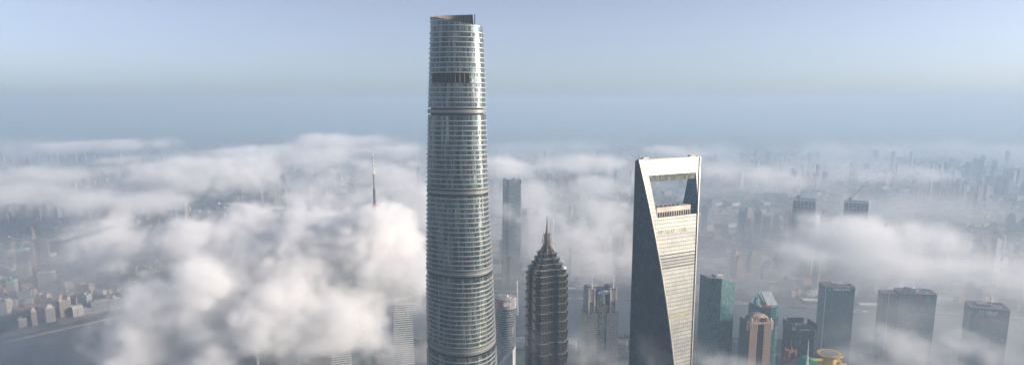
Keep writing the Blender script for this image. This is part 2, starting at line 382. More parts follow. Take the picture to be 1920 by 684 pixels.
# ------------------------------------------------------------------ 2. the tower with the trapezoid opening
def opening_tower():
    Y0 = 735.0; A_ = Vector(at(1192, 305, 706)[:1] + (706,)); H = 492.0
    xA = at(1192.5, 303, 712)[0]; S = 65.5
    root = empty('tower_with_opening', (xA, 712, 0), R(-14), 'silvery tower tapering to a blade with a trapezoid hole through its top', 'skyscraper')
    # local frame: A at the origin, B at (S, 0)?  AB runs along +x (turned 10 deg towards the viewer), D at (0, S), C at (S, S)
    def q_(name, c1, c2, line, bw, fh, rough, metal, vstreak, spec=.5):
        n_ = NT(name); uv = n_.n('UVMap'); sp = n_.n('SeparateXYZ'); n_.t.links.new(uv.outputs[0], sp.inputs[0]); U, V = sp.outputs[0], sp.outputs[1]
        fu, fv = n_.math('FRACT', n_.math('DIVIDE', U, bw)), n_.math('FRACT', n_.math('DIVIDE', V, fh))
        r = n_.white(n_.math('FLOOR', n_.math('DIVIDE', U, bw)), n_.math('FLOOR', n_.math('DIVIDE', V, fh)), 2.0)
        rf = n_.white(0.0, n_.math('FLOOR', n_.math('DIVIDE', V, fh)), 9.0)
        cv = n_.n('CombineXYZ'); n_.put(cv.inputs[0], n_.math('MULTIPLY', U, .02)); n_.put(cv.inputs[1], n_.math('MULTIPLY', V, .06)); no = n_.noise(cv.outputs[0], 1.0, 5, .6)
        f = n_.math('ADD', n_.math('MULTIPLY', r, .35), n_.math('MULTIPLY', rf, .25)); f = n_.math('ADD', f, n_.math('MULTIPLY', n_.math('SUBTRACT', no, .3), vstreak))
        c = n_.mix(f, c1, c2); ln = n_.math('MAXIMUM', n_.math('LESS_THAN', fv, .22), n_.math('LESS_THAN', fu, .18)); c = n_.mix(n_.math('MULTIPLY', ln, .85), c, line)
        n_.P('Base Color', c); n_.P('Roughness', n_.math('MULTIPLY_ADD', r, .08, rough)); n_.P('Metallic', metal); n_.tilt(n_.math('FLOOR', n_.math('DIVIDE', U, bw * 2)), n_.math('FLOOR', n_.math('DIVIDE', V, fh)), .022); n_.P('Specular IOR Level', spec); n_.P('Specular Tint', (.75, .9, 1, 1)); return n_.m
    mF = q_('cut_face_panels', (.22, .235, .215), (.42, .41, .35), (.15, .145, .12), 2.9, 4.2, .46, .3, 1.7)
    mD = q_('side_face_glass', (.002, .018, .036), (.010, .038, .066), (.02, .045, .065), 2.9, 4.2, .22, .12, .4, .35)
    mR = q_('reveal_glass', (.02, .09, .15), (.04, .14, .21), (.01, .05, .09), 3.0, 4.2, .25, .3, .3)
    mE = plain('edge_trim', (.46, .44, .38), .4, .4); mW = M['slot']
    def s_of(z):
        d = H - z; return min(1.0, max(0.0, .045 + .00409 * d - 4.56e-6 * d * d))
    # cut on A-B at distance s*S from A; parallel to the diagonal A-C
    zs = [0] + [H - k for k in range(440, -1, -11)]
    if zs[-1] != H: zs.append(H)
    def P0(z): return Vector((s_of(z) * S, 0, z))                       # on the face A-B
    def P1(z): return Vector((S, (1 - s_of(z)) * S, z))                 # on the face B-C
    def Q0(z): return Vector((0, s_of(z) * S, z))
    def Q1(z): return Vector(((1 - s_of(z)) * S, S, z))
    D1 = Vector((1, 1, 0)).normalized(); L = S * math.sqrt(2)
    # opening: along the diagonal coordinate t (0 at A .. L at C)
    ob, ot = H - 60.5, H - 16.5
    def tl(z): k = (z - ob) / (ot - ob); return 20.5 + (13.8 - 20.5) * k
    def tr(z): k = (z - ob) / (ot - ob); return L - (11.5 + (10.0 - 11.5) * k)
    def on_cut(t, z, far=False):             # a point of the cut face (or of the opposite one) at diagonal coordinate t
        w = s_of(z) * S / math.sqrt(2); c = D1 * t; n_ = Vector((1, -1, 0)).normalized() * (w if not far else -w); return Vector((c.x + n_.x, c.y + n_.y, z))
    zl = sorted(set([float(z) for z in zs if abs(z - ob) > 3 and abs(z - ot) > 3] + [ob, ot]))
    cut, back = MB(), MB()
    for a, b in zip(zl[:-1], zl[1:]):
        for far, mb in ((False, cut), (True, back)):
            def span(z): w = s_of(z) * S / math.sqrt(2); return w, L - w
            def strip_(t0a, t1a, t0b, t1b):
                mb.quad([on_cut(t0a, a, far), on_cut(t1a, a, far), on_cut(t1b, b, far), on_cut(t0b, b, far)], 0, [(t0a, a), (t1a, a), (t1b, b), (t0b, b)])
            (a0, a1), (b0, b1) = span(a), span(b)
            if a >= ob - .01 and b <= ot + .01: strip_(a0, tl(a), b0, tl(b)); strip_(tr(a), a1, tr(b), b1)
            else: strip_(a0, a1, b0, b1)
    side = MB(); edge = MB()
    for a, b in zip(zl[:-1], zl[1:]):
        O = Vector((0, 0, 0))
        side.quad([(0, 0, a), P0(a), P0(b), (0, 0, b)], 0, [(0, a), (P0(a).x, a), (P0(b).x, b), (0, b)])
        side.quad([P1(a), (S, S, a), (S, S, b), P1(b)], 0, [(P1(a).y, a), (S, a), (S, b), (P1(b).y, b)])
        side.quad([(0, 0, a), Q0(a), Q0(b), (0, 0, b)], 0, [(0, a), (Q0(a).y, a), (Q0(b).y, b), (0, b)])
        side.quad([Q1(a), (S, S, a), (S, S, b), Q1(b)], 0, [(Q1(a).x, a), (S, a), (S, b), (Q1(b).x, b)])
        for P, nn in ((P0, Vector((.2, -.35, 0))), (P1, Vector((.35, -.2, 0)))): edge.bar(P(a) + nn, P(b) + nn, .55)
        edge.bar(Vector((-.3, -.3, a)), Vector((-.3, -.3, b)), .45, 1)
    side.build('side_face', mD, root); cut.build('cut_face', mF, root); back.build('rear_cut_face', mF, root); edge.build('edge_trim', [mE, M['black']], root)
    # reveals of the opening
    n_ = Vector((1, -1, 0)).normalized(); rv = MB(); K = 6
    for k in range(K):
        a = ob + (ot - ob) * k / K; b = ob + (ot - ob) * (k + 1) / K
        for tf in (tl, tr):
            rv.quad([on_cut(tf(a), a), on_cut(tf(a), a, True), on_cut(tf(b), b, True), on_cut(tf(b), b)], 0, [(0, a), (40, a), (40, b), (0, b)])
    rv.quad([on_cut(tl(ob), ob), on_cut(tr(ob), ob), on_cut(tr(ob), ob, True), on_cut(tl(ob), ob, True)], 1)
    rv.quad([on_cut(tl(ot), ot), on_cut(tr(ot), ot), on_cut(tr(ot), ot, True), on_cut(tl(ot), ot, True)], 1)
    rv.build('opening_reveal', [mR, M['dark_metal']], root)
    # glazed soffit band and observation bridge
    def on_in(t, z, off): p = on_cut(t, z); return p + n_ * off
    lin = MB(); z0, z1 = ot - 6.3, ot + .4
    lin.quad([on_in(tl(z0), z0, -1.5), on_in(tr(z0), z0, -1.5), on_in(tr(z1), z1, .12), on_in(tl(z1), z1, .12)])
    lin.quad([on_in(tl(z0), z0, -1.5), on_in(tr(z0), z0, -1.5), on_cut(tr(z0), z0, True) + n_ * 1.5, on_cut(tl(z0), z0, True) + n_ * 1.5])
    lin.build('observation_gallery', facade('gallery_glass', (.05, .05, .05), (.20, .20, .14), 6, 1.6, .7, .9, blinds=.3), root)
    dk = MB(); t0, t1 = tl(ob) + .6, L - 22
    for (za, zb, o0, o1, mi) in ((ob + 1.2, ob + 5.2, -2.0, -16, 1), (ob + 5.2, ob + 10.2, -1.0, -17, 0)):
        p = [on_in(t0, za, o0), on_in(t1, za, o0), on_in(t1, za, o1), on_in(t0, za, o1)]
        dk.prism([(v.x, v.y) for v in p], za, zb, mi=mi)
    for k in range(15):
        t = t0 + 1 + (t1 - t0 - 2) * k / 14; p = on_in(t, ob, -1.7); dk.bar((p.x, p.y, ob), (p.x, p.y, ob + 5.2), .35, 0)
    for k in range(6):
        t = t0 + 6 + k * 6; p = on_in(t, ob, -8); dk.box(p.x - 1.5, p.x + 1.5, p.y - 1.5, p.y + 1.5, ob + 10.2, ob + 11.4, 1)
    dk.build('sky_bridge', [plain('bridge_panel', (.52, .47, .38), .5, .2, .15), facade('bridge_glass', (.25, .22, .16), (.03, .03, .03), 4, 2.2, .75, .9)], root)
    # window bands and the dark plant stripes on the cut face
    def band(name, z0, z1, ta, tb, mat, o=.25):
        g = MB(); 
        def pt(t, z): return on_cut(t, z) + n_ * o
        w0 = s_of(z0) * S / math.sqrt(2); A0, A1 = w0 + ta, L - w0 - tb
        g.quad([pt(A0, z0), pt(A1, z0), pt(A1, z1), pt(A0, z1)]); g.build(name, mat, root)
    band('sky_lobby_window', H - 78, H - 73.5, 6, 14, facade('lobby_window', (.5, .48, .38), (.30, .30, .20), 4.5, 2.0, .8, .9, blinds=.4))
    for zz in (101, 104.5, 108, 111.5, 115): band('plant_slot', H - zz, H - zz + 1.1, 1.0, 1.0, M['dark_metal'])
    band('window_band', H - 168, H - 165, 2, 4, plain('band_gold', (.40, .36, .22), .4, .3))
    for zz in (170, 246): band('plant_slot', H - zz - 3, H - zz - 2.2, 1, 1, plain('slot_grey', (.3, .29, .25), .5, .3))
    tp = MB()
    pts = [on_cut(2, H), on_cut(L - 2, H), on_cut(L - 2, H, True), on_cut(2, H, True)]
    tp.prism([(p.x, p.y) for p in pts], H, H + 1.0)
    tp.build('parapet', mE, root)
    for t in (8, 76):
        g = MB(); p = D1 * t; q2 = D1 * (t + 8)
        g.prism([(p.x + 1.2, p.y - 1.2), (q2.x + 1.2, q2.y - 1.2), (q2.x - 1.2, q2.y + 1.2), (p.x - 1.2, p.y + 1.2)], H + 1.0, H + 2.1)
        g.prism([(p.x + 1.8, p.y - 1.8), (q2.x + 1.8, q2.y - 1.8), (q2.x - 1.8, q2.y + 1.8), (p.x - 1.8, p.y + 1.8)], H + 2.1, H + 2.9); g.build('window_washing_rig', M['pale'], root)
opening_tower()

# ------------------------------------------------------------------ 3. the stepped tower with a spire
def stepped_tower():
    Y0 = 800.0; xc = at(1025, 520, Y0)[0]
    root = empty('stepped_skyscraper', (xc, Y0, 0), R(20), 'dark stepped tower like a pagoda rising to a thin metal spire', 'skyscraper')
    q = NT('metal_mullion_wall'); tc = q.n('TexCoord'); sp = q.n('SeparateXYZ'); q.t.links.new(tc.outputs['Object'], sp.inputs[0]); nn = q.n('SeparateXYZ'); q.t.links.new(tc.outputs['Normal'], nn.inputs[0])
    side = q.math('GREATER_THAN', q.math('ABSOLUTE', nn.outputs[0]), q.math('ABSOLUTE', nn.outputs[1])); h = q.mixf(side, sp.outputs[0], sp.outputs[1])
    mul = q.math('LESS_THAN', q.math('FRACT', q.math('DIVIDE', h, 1.9)), .32); flo = q.math('LESS_THAN', q.math('FRACT', q.math('DIVIDE', sp.outputs[2], 3.4)), .2)
    r = q.white(q.math('FLOOR', q.math('DIVIDE', h, 1.9)), q.math('FLOOR', q.math('DIVIDE', sp.outputs[2], 3.4)), side)
    g = q.mix(r, (.008, .012, .018), (.03, .038, .042)); c = q.mix(q.math('MULTIPLY', flo, .4), g, (.12, .11, .09)); c = q.mix(mul, c, (.15, .135, .105))
    q.P('Base Color', c); q.P('Metallic', .45); q.P('Roughness', q.mixf(mul, .16, .38)); wall = q.m
    rim = plain('rim_metal', (.27, .24, .18), .4, .5, .3); roofm = M['roof_grey']
    n_ = .24; cq = .30; pj = .17
    base = [(-1 + n_, -1), (-cq, -1), (-cq, -1 + pj), (cq, -1 + pj), (cq, -1), (1 - n_, -1), (1 - n_, -1 + n_)]
    def plan(a, k=1.0):
        out = []
        for r_ in range(4):
            c_, s_ = [(1, 0), (0, 1), (-1, 0), (0, -1)][r_]
            out += [((x * c_ - y * s_) * a * k, (x * s_ + y * c_) * a * k) for x, y in base]
        return out
    px = 1280 / 800 / 1.0
    def a_of(w): return w / 1.6 / 2.56
    tiers = []                                # (v of the rim, half width)
    for v, w in ((479.5, 41), (489, 53), (499, 65), (508, 80), (519, 88)): tiers.append((zat(v, 778), a_of(w)))
    z = zat(519, 778); k = 0; sp_ = 7.4
    while z > 30:
        z -= sp_; sp_ = min(16, sp_ * 1.09); tiers.append((z, a_of(88 + min(5, k * .4)))); k += 1
    tiers.append((0, a_of(94)))
    for i in range(len(tiers) - 1):
        zt, a = tiers[i]; zb = tiers[i + 1][0]
        m = MB(); m.prism(plan(a, .915), zb, zt - .6, plan(a, .995), 0, 1); m.prism(plan(a, .995), zt - .6, zt, plan(a, 1.02), 2, 1)
        if i < 8: m.prism(plan(a, .90), zt, zt + .02, plan(a, .90), 1)
        # stout fins standing proud at each block's corners
        for (x, y) in []:
            m.bar((x * .915, y * .915, zb), (x * 1.015, y * 1.015, zt + .9), .34, 2)
        m.build('tier', [wall, roofm, rim], root)
    # neck, petals and needle
    zb, z1, z2, z3, z4, z5 = tiers[0][0], zat(462, 800), zat(448, 800), zat(438.5, 800), zat(434, 800), zat(404.5, 800)
    m = MB()
    def pl(a, rot=0):
        return [(a * math.cos(R(45 * i + 22.5 + rot)), a * math.sin(R(45 * i + 22.5 + rot))) for i in range(8)]
    m.prism(pl(8.6), zb, z1, pl(3.9), 0)
    for i in range(8):
        t = R(45 * i + 22.5); m.bar((9.0 * math.cos(t), 9.0 * math.sin(t), zb), (4.2 * math.cos(t), 4.2 * math.sin(t), z1 + 2), .55, 1)
    for i in range(4):
        t = R(90 * i); c_, s_ = math.cos(t), math.sin(t); m.quad([(7.5 * c_ - 4 * s_, 7.5 * s_ + 4 * c_, zb), (7.5 * c_ + 4 * s_, 7.5 * s_ - 4 * c_, zb), (4.2 * c_, 4.2 * s_, z1)], 1)
    m.build('spire_base', [wall, rim], root)
    for (za, zc, r0, r1) in ((z1 - 1, z2, 3.6, 5.6), (z2 - 2.5, z3, 3.0, 4.4)):
        m = MB(); m.cyl(0, 0, r0 * .8, za, zc, r0 * .8, 8, 0)
        for i in range(8):
            t = R(45 * i); c_, s_ = math.cos(t), math.sin(t); w = 1.35
            m.quad([(r0 * c_ - w * s_, r0 * s_ + w * c_, za), (r0 * c_ + w * s_, r0 * s_ - w * c_, za), (r1 * c_ + w * 1.25 * s_, r1 * s_ - w * 1.25 * c_, zc - 1), (r1 * 1.06 * c_, r1 * 1.06 * s_, zc + 1.6), (r1 * c_ - w * 1.25 * s_, r1 * s_ + w * 1.25 * c_, zc - 1)], 0)
        m.build('crown_petals', [rim], root)
    m = MB(); m.cyl(0, 0, 2.0, z3 - 1, z4, 1.7, 8); m.cyl(0, 0, 1.7, z4, z5, .35, 8); m.build('spire', plain('spire_metal', (.20, .17, .15), .5, .3), root)
    m = MB(); m.cyl(a_of(82) * .75, -a_of(82) * .80, 3.2, tiers[3][0], tiers[3][0] + 1.6); m.cyl(a_of(82) * .75, -a_of(82) * .80, 2.0, tiers[3][0] + 1.6, tiers[3][0] + 3); m.build('satellite_dish_platform', M['white'], root)
stepped_tower()

# ------------------------------------------------------------------ 4. the middle-distance towers, each with its parts
def spot(uc, vt, Y): x, z = at(uc, vt, Y); return x, z
def rect(x0, x1, y0, y1): return [(x0, y0), (x1, y0), (x1, y1), (x0, y1)]

def round_office():                           # round dark tower with a pale signed crown
    Y = 1130; x, z = spot(948, 556, Y); root = empty('round_office_tower', (x, Y, 0), 0, 'round dark banded tower with pale ribbed crown and side mast beside the tallest tower', 'office tower')
    r = 17.5; fac = facade('banded_dark_glass', (.20, .22, .22), (.03, .05, .06), 4.0, 3, 1.0, .62, polar=r)
    m = MB(); m.cyl(0, 0, r, 0, z - 17, n=48, top=1); m.build('body', [fac, M['roof_grey']], root, smooth=False)
    m = MB(); m.cyl(0, 0, r + .6, z - 17, z - 16, n=48); m.cyl(0, 0, r + .3, z - 1.2, z, n=48)
    for i in range(40):
        t = 2 * math.pi * i / 40; m.bar(((r) * math.cos(t), r * math.sin(t), z - 16), (r * math.cos(t), r * math.sin(t), z - 1), .55)
    m.build('crown', plain('pinkish_stone', (.40, .36, .34), .6), root)
    m = MB(); m.cyl(0, 0, r - 1.6, z - 16, z - 3, n=32); m.cyl(-1, 0, r - 6, z - 3, z + 1.5, n=24); m.build('plant_room', M['concrete'], root)
    m = MB(); m.cyl(2, -3, 3, z + 1.5, z + 4, 2.0); m.build('roof_dome', M['pale'], root)
    m = MB(); a = R(-5); px, py = (r + 2.5) * math.cos(a), (r + 2.5) * math.sin(a)
    for s in (-1.2, 1.2): m.bar((px + s, py, z - 32), (px + s * .5, py, z + 6), .3)
    for k in range(9): m.bar((px - 1.2, py, z - 32 + k * 4), (px + 1.2, py, z - 30 + k * 4), .2)
    m.bar((px, py, z + 4), (px, py, z + 30), .35); m.build('mast', M['white'], root)
    t = text('◎', 'logo', M['red'], root, (-9.5, -r * .86 - 1.2, z - 9), 9, R(-30), .3)
    text('国际', 'sign', M['sign_white'], root, (3, -r - 1.0, z - 9), 7, R(10), .3, .1)
round_office()

def slatted_roof():                           # tip of a white fin roof in front
    Y = 900; x, z = spot(962, 655, Y); root = empty('white_fin_roof_building', (x, Y, 0), R(-8), 'white slanted finned roof tip poking up beside the foot of the tallest tower', 'building')
    m = MB(); m.prism([(-20, 0), (0, 0), (0, 26), (-20, 26)], 0, 1, mi=0, z1s=[z - 24, z - 1, z - 1, z - 24]); m.build('body', facade('fin_body', (.5, .5, .5), (.10, .13, .15), 4, 3), root)
    m = MB()
    for k in range(8): xx = -19.4 + k * 2.75; m.bar((xx, -.6, 40), (xx, -.6, z - 23.5 + (k * 2.75) * 1.15), .5)
    m.bar((-20, -.6, z - 24), (.3, -.6, z - .4), .7); m.build('fins', M['white'], root)
slatted_roof()

def twin_bank():                              # stone twin wings with masts, curved glass between
    Y = 1195; x, z = spot(1130, 541, Y); root = empty('twin_mast_tower', (x, Y, 0), R(9), 'stone tower of two wings with white masts and curved glass between them', 'office tower')
    st = facade('stone_strip_wall', (.46, .40, .31), (.05, .055, .055), 3.9, 2.6, .42, .62, (.2, .2, .2), grough=.25, gmetal=.1)
    sd = facade('grey_side_wall', (.24, .24, .24), (.05, .06, .065), 3.9, 2.6, .5, .55)
    stn = plain('warm_stone', (.50, .44, .35), .7, 0, .12)
    for s in (-1, 1):
        c = s * 20
        m = MB(); m.box(c - 6.5, c + 6.5, 0, 34, 0, z); m.build('wing', sd, root)
        m = MB(); m.box(c - 12, c + 11, -3.5, 30, 0, z - 44); m.build('shoulder', st, root)
        f = MB()
        for k in (-1, 1): f.box(c + k * 5.2 - 1.2, c + k * 5.2 + 1.2, -2.2, -.01, 0, z + 1.5)
        f.box(c - 3.9, c + 3.9, -1.0, -.02, z - 24, z - 5); f.build('stone_pier', stn, root)
        g = MB()
        for k in range(int((z - 26) / 4)): g.box(c - 3.9, c + 3.9, -.7, -.02, k * 4, k * 4 + 1.3)
        g.build('spandrels', M['concrete'], root)
        a = MB(); a.cyl(c, -.2, 1.0, z - 8, z + 8, .8, 8); a.cyl(c, -.2, .7, z + 8, z + 32, .25, 8); a.build('mast', M['white'], root)
        p = MB(); p.box(c - 4, c + 4, 10, 28, z, z + 2.5); p.cyl(c, 8, 1.5, z, z + 3.4); p.build('rooftop_unit', M['roof_grey'], root)
    R_ = 19; arc = [(-14 + 28 * k / 10, 6 - 9 * math.sin(math.pi * k / 10)) for k in range(11)]
    m = MB(); m.prism(arc + [(14, 24), (-14, 24)], 0, z - 30, mi=0); m.build('curved_front', facade('curved_glass', (.30, .30, .24), (.16, .18, .11), 4.2, 3.0, .8, .6, grough=.2, blinds=.3), root)
    arc2 = [(x_, y_ + 1.6) for x_, y_ in arc]
    m = MB(); m.prism(arc2 + [(13.5, 24), (-13.5, 24)], z - 30, z - 4, mi=0); m.build('upper_glass', facade('upper_glass', (.12, .14, .14), (.16, .20, .16), 9, 2.4, .8, .85, grough=.2), root)
    m = MB(); m.prism([(a_, b_ - .5) for a_, b_ in arc2] + [(14, 24), (-14, 24)], z - 9.5, z - 2.2, mi=0); m.build('sign_board', M['dark_metal'], root)
    s = text('上海银行', 'sign', M['sign_white'], root, (3.2, -4.0, z - 4.3), 4.3, 0, .2, .06)
    s = text('Bank of Shanghai', 'sign_lettering', M['sign_white'], root, (3.2, -4.0, z - 8.1), 2.0, 0, .2, .02)
    m = MB(); m.box(-10.3, -5.0, -4.2, -3.6, z - 9.2, z - 3.2); m.build('logo_panel', M['sign_blue'], root)
    m = MB(); zc = z - 6.2; m.quad([(-9.6, -4.35, zc - .4), (-8.2, -4.35, zc + 1.2), (-6.6, -4.35, zc + 1.8), (-5.8, -4.35, zc), (-7.4, -4.35, zc - 2), (-7.0, -4.35, zc)]); m.build('logo_mark', M['sign_white'], root)
twin_bank()

def teal_block():
    Y = 1180; x, z = spot(1357, 519, Y); root = empty('dark_teal_tower', (x, Y, 0), R(14), 'dark teal glass tower with folded front, right of the tower with the opening', 'office tower')
    fac = facade('teal_glass', (.010, .06, .07), (.015, .10, .11), 4.0, 2.4, .85, .8, grough=.25, blinds=.0)
    fa2 = facade('teal_glass_front', (.02, .075, .08), (.03, .11, .11), 4.0, 2.8, .85, .8, grough=.22, blinds=.01)
    m = MB(); m.prism([(-27, 4), (-8, -8), (26, 4), (26, 34), (-27, 34)], 0, z - 3, mi=0, z1s=[z - 1, z - 1, z - 12, z - 12, z - 1]); m.build('body', fac, root)
    m = MB(); m.quad([(-8, -8.3, 0), (26.3, 3.7, 0), (26.3, 3.7, z - 13), (-8, -8.3, z - 4)]); m.build('front_glass', fa2, root)
    m = MB(); m.box(-10, 6, 8, 24, z - 8, z + 1); m.build('plant_room', M['concrete'], root)
    m = MB(); m.box(-7, 3, 9, 10, z + 1, z + 2.4); m.bar((-4, 10, z + 1), (-4, 10, z + 7), .2); m.build('rooftop_unit', M['white'], root)
teal_block()

def slanted_roof_tower():
    Y = 1330; x, z = spot(1438, 573, Y); root = empty('green_glass_tower', (x, Y, 0), R(6), 'green glass tower with a pale slanted glass roof crossed by dark bars', 'office tower')
    fac = facade('green_banded_glass', (.03, .15, .14), (.02, .09, .09), 4.0, 2.6, .86, .55, grough=.2, blinds=.08)
    prow = [(-24, 10), (-20, -4), (-10, -9), (4, -11), (16, -9), (24, -4), (24, 30), (-24, 30)]
    m = MB(); m.prism(prow, 0, z, mi=0); m.build('body', fac, root)
    m = MB(); pb = [(-22, -1), (22, -1), (18, 30), (-12, 30)]; zt = [z + .5, z + .5, z + 25, z + 25]
    m.quad([(-20, -3, z + 2), (21, -3, z + 2), (17, 20, z + 24), (-10, 20, z + 24)]); m.quad([(-10, 20, z + 24), (17, 20, z + 24), (24, 30, z), (-24, 30, z)])
    m.quad([(21, -3, z + 2), (24, 30, z), (17, 20, z + 24)]); m.quad([(-20, -3, z + 2), (-10, 20, z + 24), (-24, 30, z)])
    m.build('glass_roof', facade('pale_roof_glass', (.50, .52, .52), (.42, .52, .56), 50, 50, .9, .9, roof=(.46, .52, .52), grough=.3), root)
    m = MB()
    for k in range(3): a = -17 + k * 4.4; m.bar((a + 6, -3.6, z + 3), (a - 1.2 + k * 1.4, 17.0, z + 24.0 - (2 - k) * 4), .8)
    m.build('roof_bars', M['dark_metal'], root)
    m = MB(); m.bar((-24, -3, z), (-22, 6, z + 17), .8); m.bar((-24, 10, z), (-22, 6, z + 17), .8); m.quad([(-24, -3, z), (-24, 12, z), (-22, 6, z + 17)]); m.build('end_wall', M['green_copper'], root)
    m = MB(); m.box(-11, 5, -9.6, -8.9, z + .4, z + 3.6); m.build('red_banner', M['red'], root)
    m = MB(); m.box(7, 12, -8, -4, z, z + 4); m.box(-18, -14, -6, -2, z, z + 3); m.build('roof_unit', M['pale'], root)
    m = MB(); m.box(8, 15, -11.2, -10.2, z - 34, z - 32); m.build('yellow_ledge', M['yellow'], root)  # small ledge of yellow stone on the front
slanted_roof_tower()

def arch_bank():                              # peach stone tower with arched top and sign
    Y = 1150; x, z = spot(1427, 603, Y); root = empty('peach_stone_tower', (x, Y, 0), R(7), 'peach stone tower with square windows and an arched top bearing a round red logo', 'office tower')
    S = 20.0
    pc = facade('punched_stone_wall', (.62, .41, .28), (.02, .02, .025), 4.1, 3.4, .58, .58, grough=.3, gmetal=.1, blinds=.05)
    sd = facade('grey_flank', (.16, .17, .20), (.04, .05, .07), 3.75, 3.0, .6, .6)
    stn = plain('peach_stone', (.64, .43, .29), .7, 0, .1)
    m = MB(); m.box(-S, S, 0, 40, 0, z - 1); m.build('body', sd, root)
    for s in (-1, 1):
        m = MB(); m.box(min(s * 6.2, s * S), max(s * 6.2, s * S), -1.2, -.02, 0, z - 14.5); m.build('stone_front', pc, root)
        m = MB()
        for k in range(5): a = s * (6.6 + k * 3.15); m.box(a - .75, a + .75, -1.2, -.02, z - 14.4, z - 3.6)
        m.box(min(s * 17.5, s * 24), max(s * 17.5, s * 24), 1, 5, z - 15, z + 1.5); m.build('pier', stn, root)
    m = MB(); m.box(-S - .4, S + .4, -1.6, 0, z - 3.5, z - .2)
    arcp = []
    m.build('cornice', stn, root)
    m = MB(); m.box(-6.1, 6.1, -.6, -.03, 0, z - 5.2); m.build('dark_recess', M['black'], root)
    m = MB(); n = 12; pts = [(-15.5 + 31 * k / n, z + .2 + 8.6 * math.sin(math.pi * (k + 1.0) / (n + 2))) for k in range(n + 1)]
    for (ya, yb, k_, o) in ((-1.0, 8, 1.0, 0),):
        for i in range(n):
            (xa, za), (xb, zb) = pts[i], pts[i + 1]
            m.quad([(xa, ya, z - .1), (xb, ya, z - .1), (xb, ya, zb), (xa, ya, za)]); m.quad([(xa, ya, za), (xb, ya, zb), (xb, yb, zb), (xa, yb, za)])
    m.quad([(-15.5, -1, z), (-15.5, 8, z), (-15.5, 8, pts[0][1]), (-15.5, -1, pts[0][1])]); m.build('sign_arch', stn, root)
    m = MB(); n = 16
    for i in range(n):                        # barrel vault behind the sign
        a0, a1 = math.pi * i / n, math.pi * (i + 1) / n
        m.quad([(17 * math.cos(a0), 9, z + 10.5 * math.sin(a0)), (17 * math.cos(a1), 9, z + 10.5 * math.sin(a1)), (17 * math.cos(a1), 26, z + 10.5 * math.sin(a1)), (17 * math.cos(a0), 26, z + 10.5 * math.sin(a0))])
    m.build('barrel_vault', plain('vault_metal', (.17, .17, .20), .4, .3), root)
    m = MB()
    for i in range(n):
        a0, a1 = math.pi * i / n, math.pi * (i + 1) / n
        m.quad([(17 * math.cos(a0), 9, z + 10.5 * math.sin(a0)), (17 * math.cos(a1), 9, z + 10.5 * math.sin(a1)), (0, 9, z)])
        m.bar((17.4 * math.cos(a0), 8.6, z + 10.9 * math.sin(a0)), (17.4 * math.cos(a1), 8.6, z + 10.9 * math.sin(a1)), .7)
    m.box(-10, 10, 8, 9, z + 4, z + 12); m.build('vault_front', stn, root)
    for s in (-1, 1):
        m = MB(); m.cyl(s * 17.5, 0, 1.5, z, z + 5); m.cyl(s * 17.5, 0, 1.9, z + 5, z + 7, 1.2); m.build('corner_turret', M['pale'], root)
    m = MB(); n = 20; m.quad([(-9 + 3.2 * math.cos(2 * math.pi * k / n), -1.3, z + 4.2 + 3.2 * math.sin(2 * math.pi * k / n)) for k in range(n)]); m.build('logo_disc', M['red'], root)
    m = MB(); m.quad([(-10.6, -1.5, z + 2.6), (-7.4, -1.5, z + 2.6), (-9, -1.5, z + 6.2)]); m.build('logo_mark', M['sign_white'], root)
    text('恒生', 'sign', M['black'], root, (4.2, -1.7, z + 3.6), 7.4, 0, .2, .22)
arch_bank()

def screen_top_tower():
    Y = 1230; x, z = spot(1500, 606, Y); root = empty('dark_screen_top_tower', (x, Y, 0), R(4), 'nearly black glass tower whose roof terrace is ringed by tall glass screens', 'office tower')
    fac = facade('black_teal_glass', (.010, .028, .034), (.014, .035, .042), 4, 2.6, .8, .8, roof=(.12, .16, .10), grough=.22, blinds=.01)
    S = 23
    m = MB(); m.prism([(-S + 5, -S), (S - 5, -S), (S, -S + 5), (S, S - 5), (S - 5, S), (-S + 5, S), (-S, S - 5), (-S, -S + 5)], 0, z - 6); m.build('body', fac, root)
    for (a, b, c, d) in ((-S + 4, S - 10, -S - .5, -S + .5), (-S + 9, S - 5, S - .5, S + .5), (-S - .5, -S + .5, -S + 8, S - 4), (S - .5, S + .5, -S + 4, S - 8)):
        m = MB(); m.box(a, b, c, d, z - 12, z + 4.5)
        for k in range(9):
            if b - a > 2: xx = a + (b - a) * k / 8; m.bar((xx, c - .2, z - 12), (xx, c - .2, z + 4.5), .2)
            else: yy = c + (d - c) * k / 8; m.bar((a - .2, yy, z - 12), (a - .2, yy, z + 4.5), .2)
        m.build('roof_screen', plain('screen_glass', (.04, .07, .085), .3, .3), root)
    text('DEVELOPMENT BANK', 'sign', M['pale'], root, (-2, -S - .9, z - 3), 3.4, 0, .1) if False else None
    m = MB()
    for k in range(12): m.box(-12 + k * 1.7, -12.6 + k * 1.7 + 1.6, -S - .8, -S - .6, z - 5.3, z - 3.2)
    m.build('sign', M['pale'], root)
    m = MB(); m.cyl(-4, 6, 1.3, z - 6, z - 2); m.build('roof_dome', M['white'], root)
    m = MB(); m.box(S - .2, S + .9, -S + 6, -S + 20, z - 8, z - 5.6); m.build('ledge_sign', M['pale'], root)
screen_top_tower()

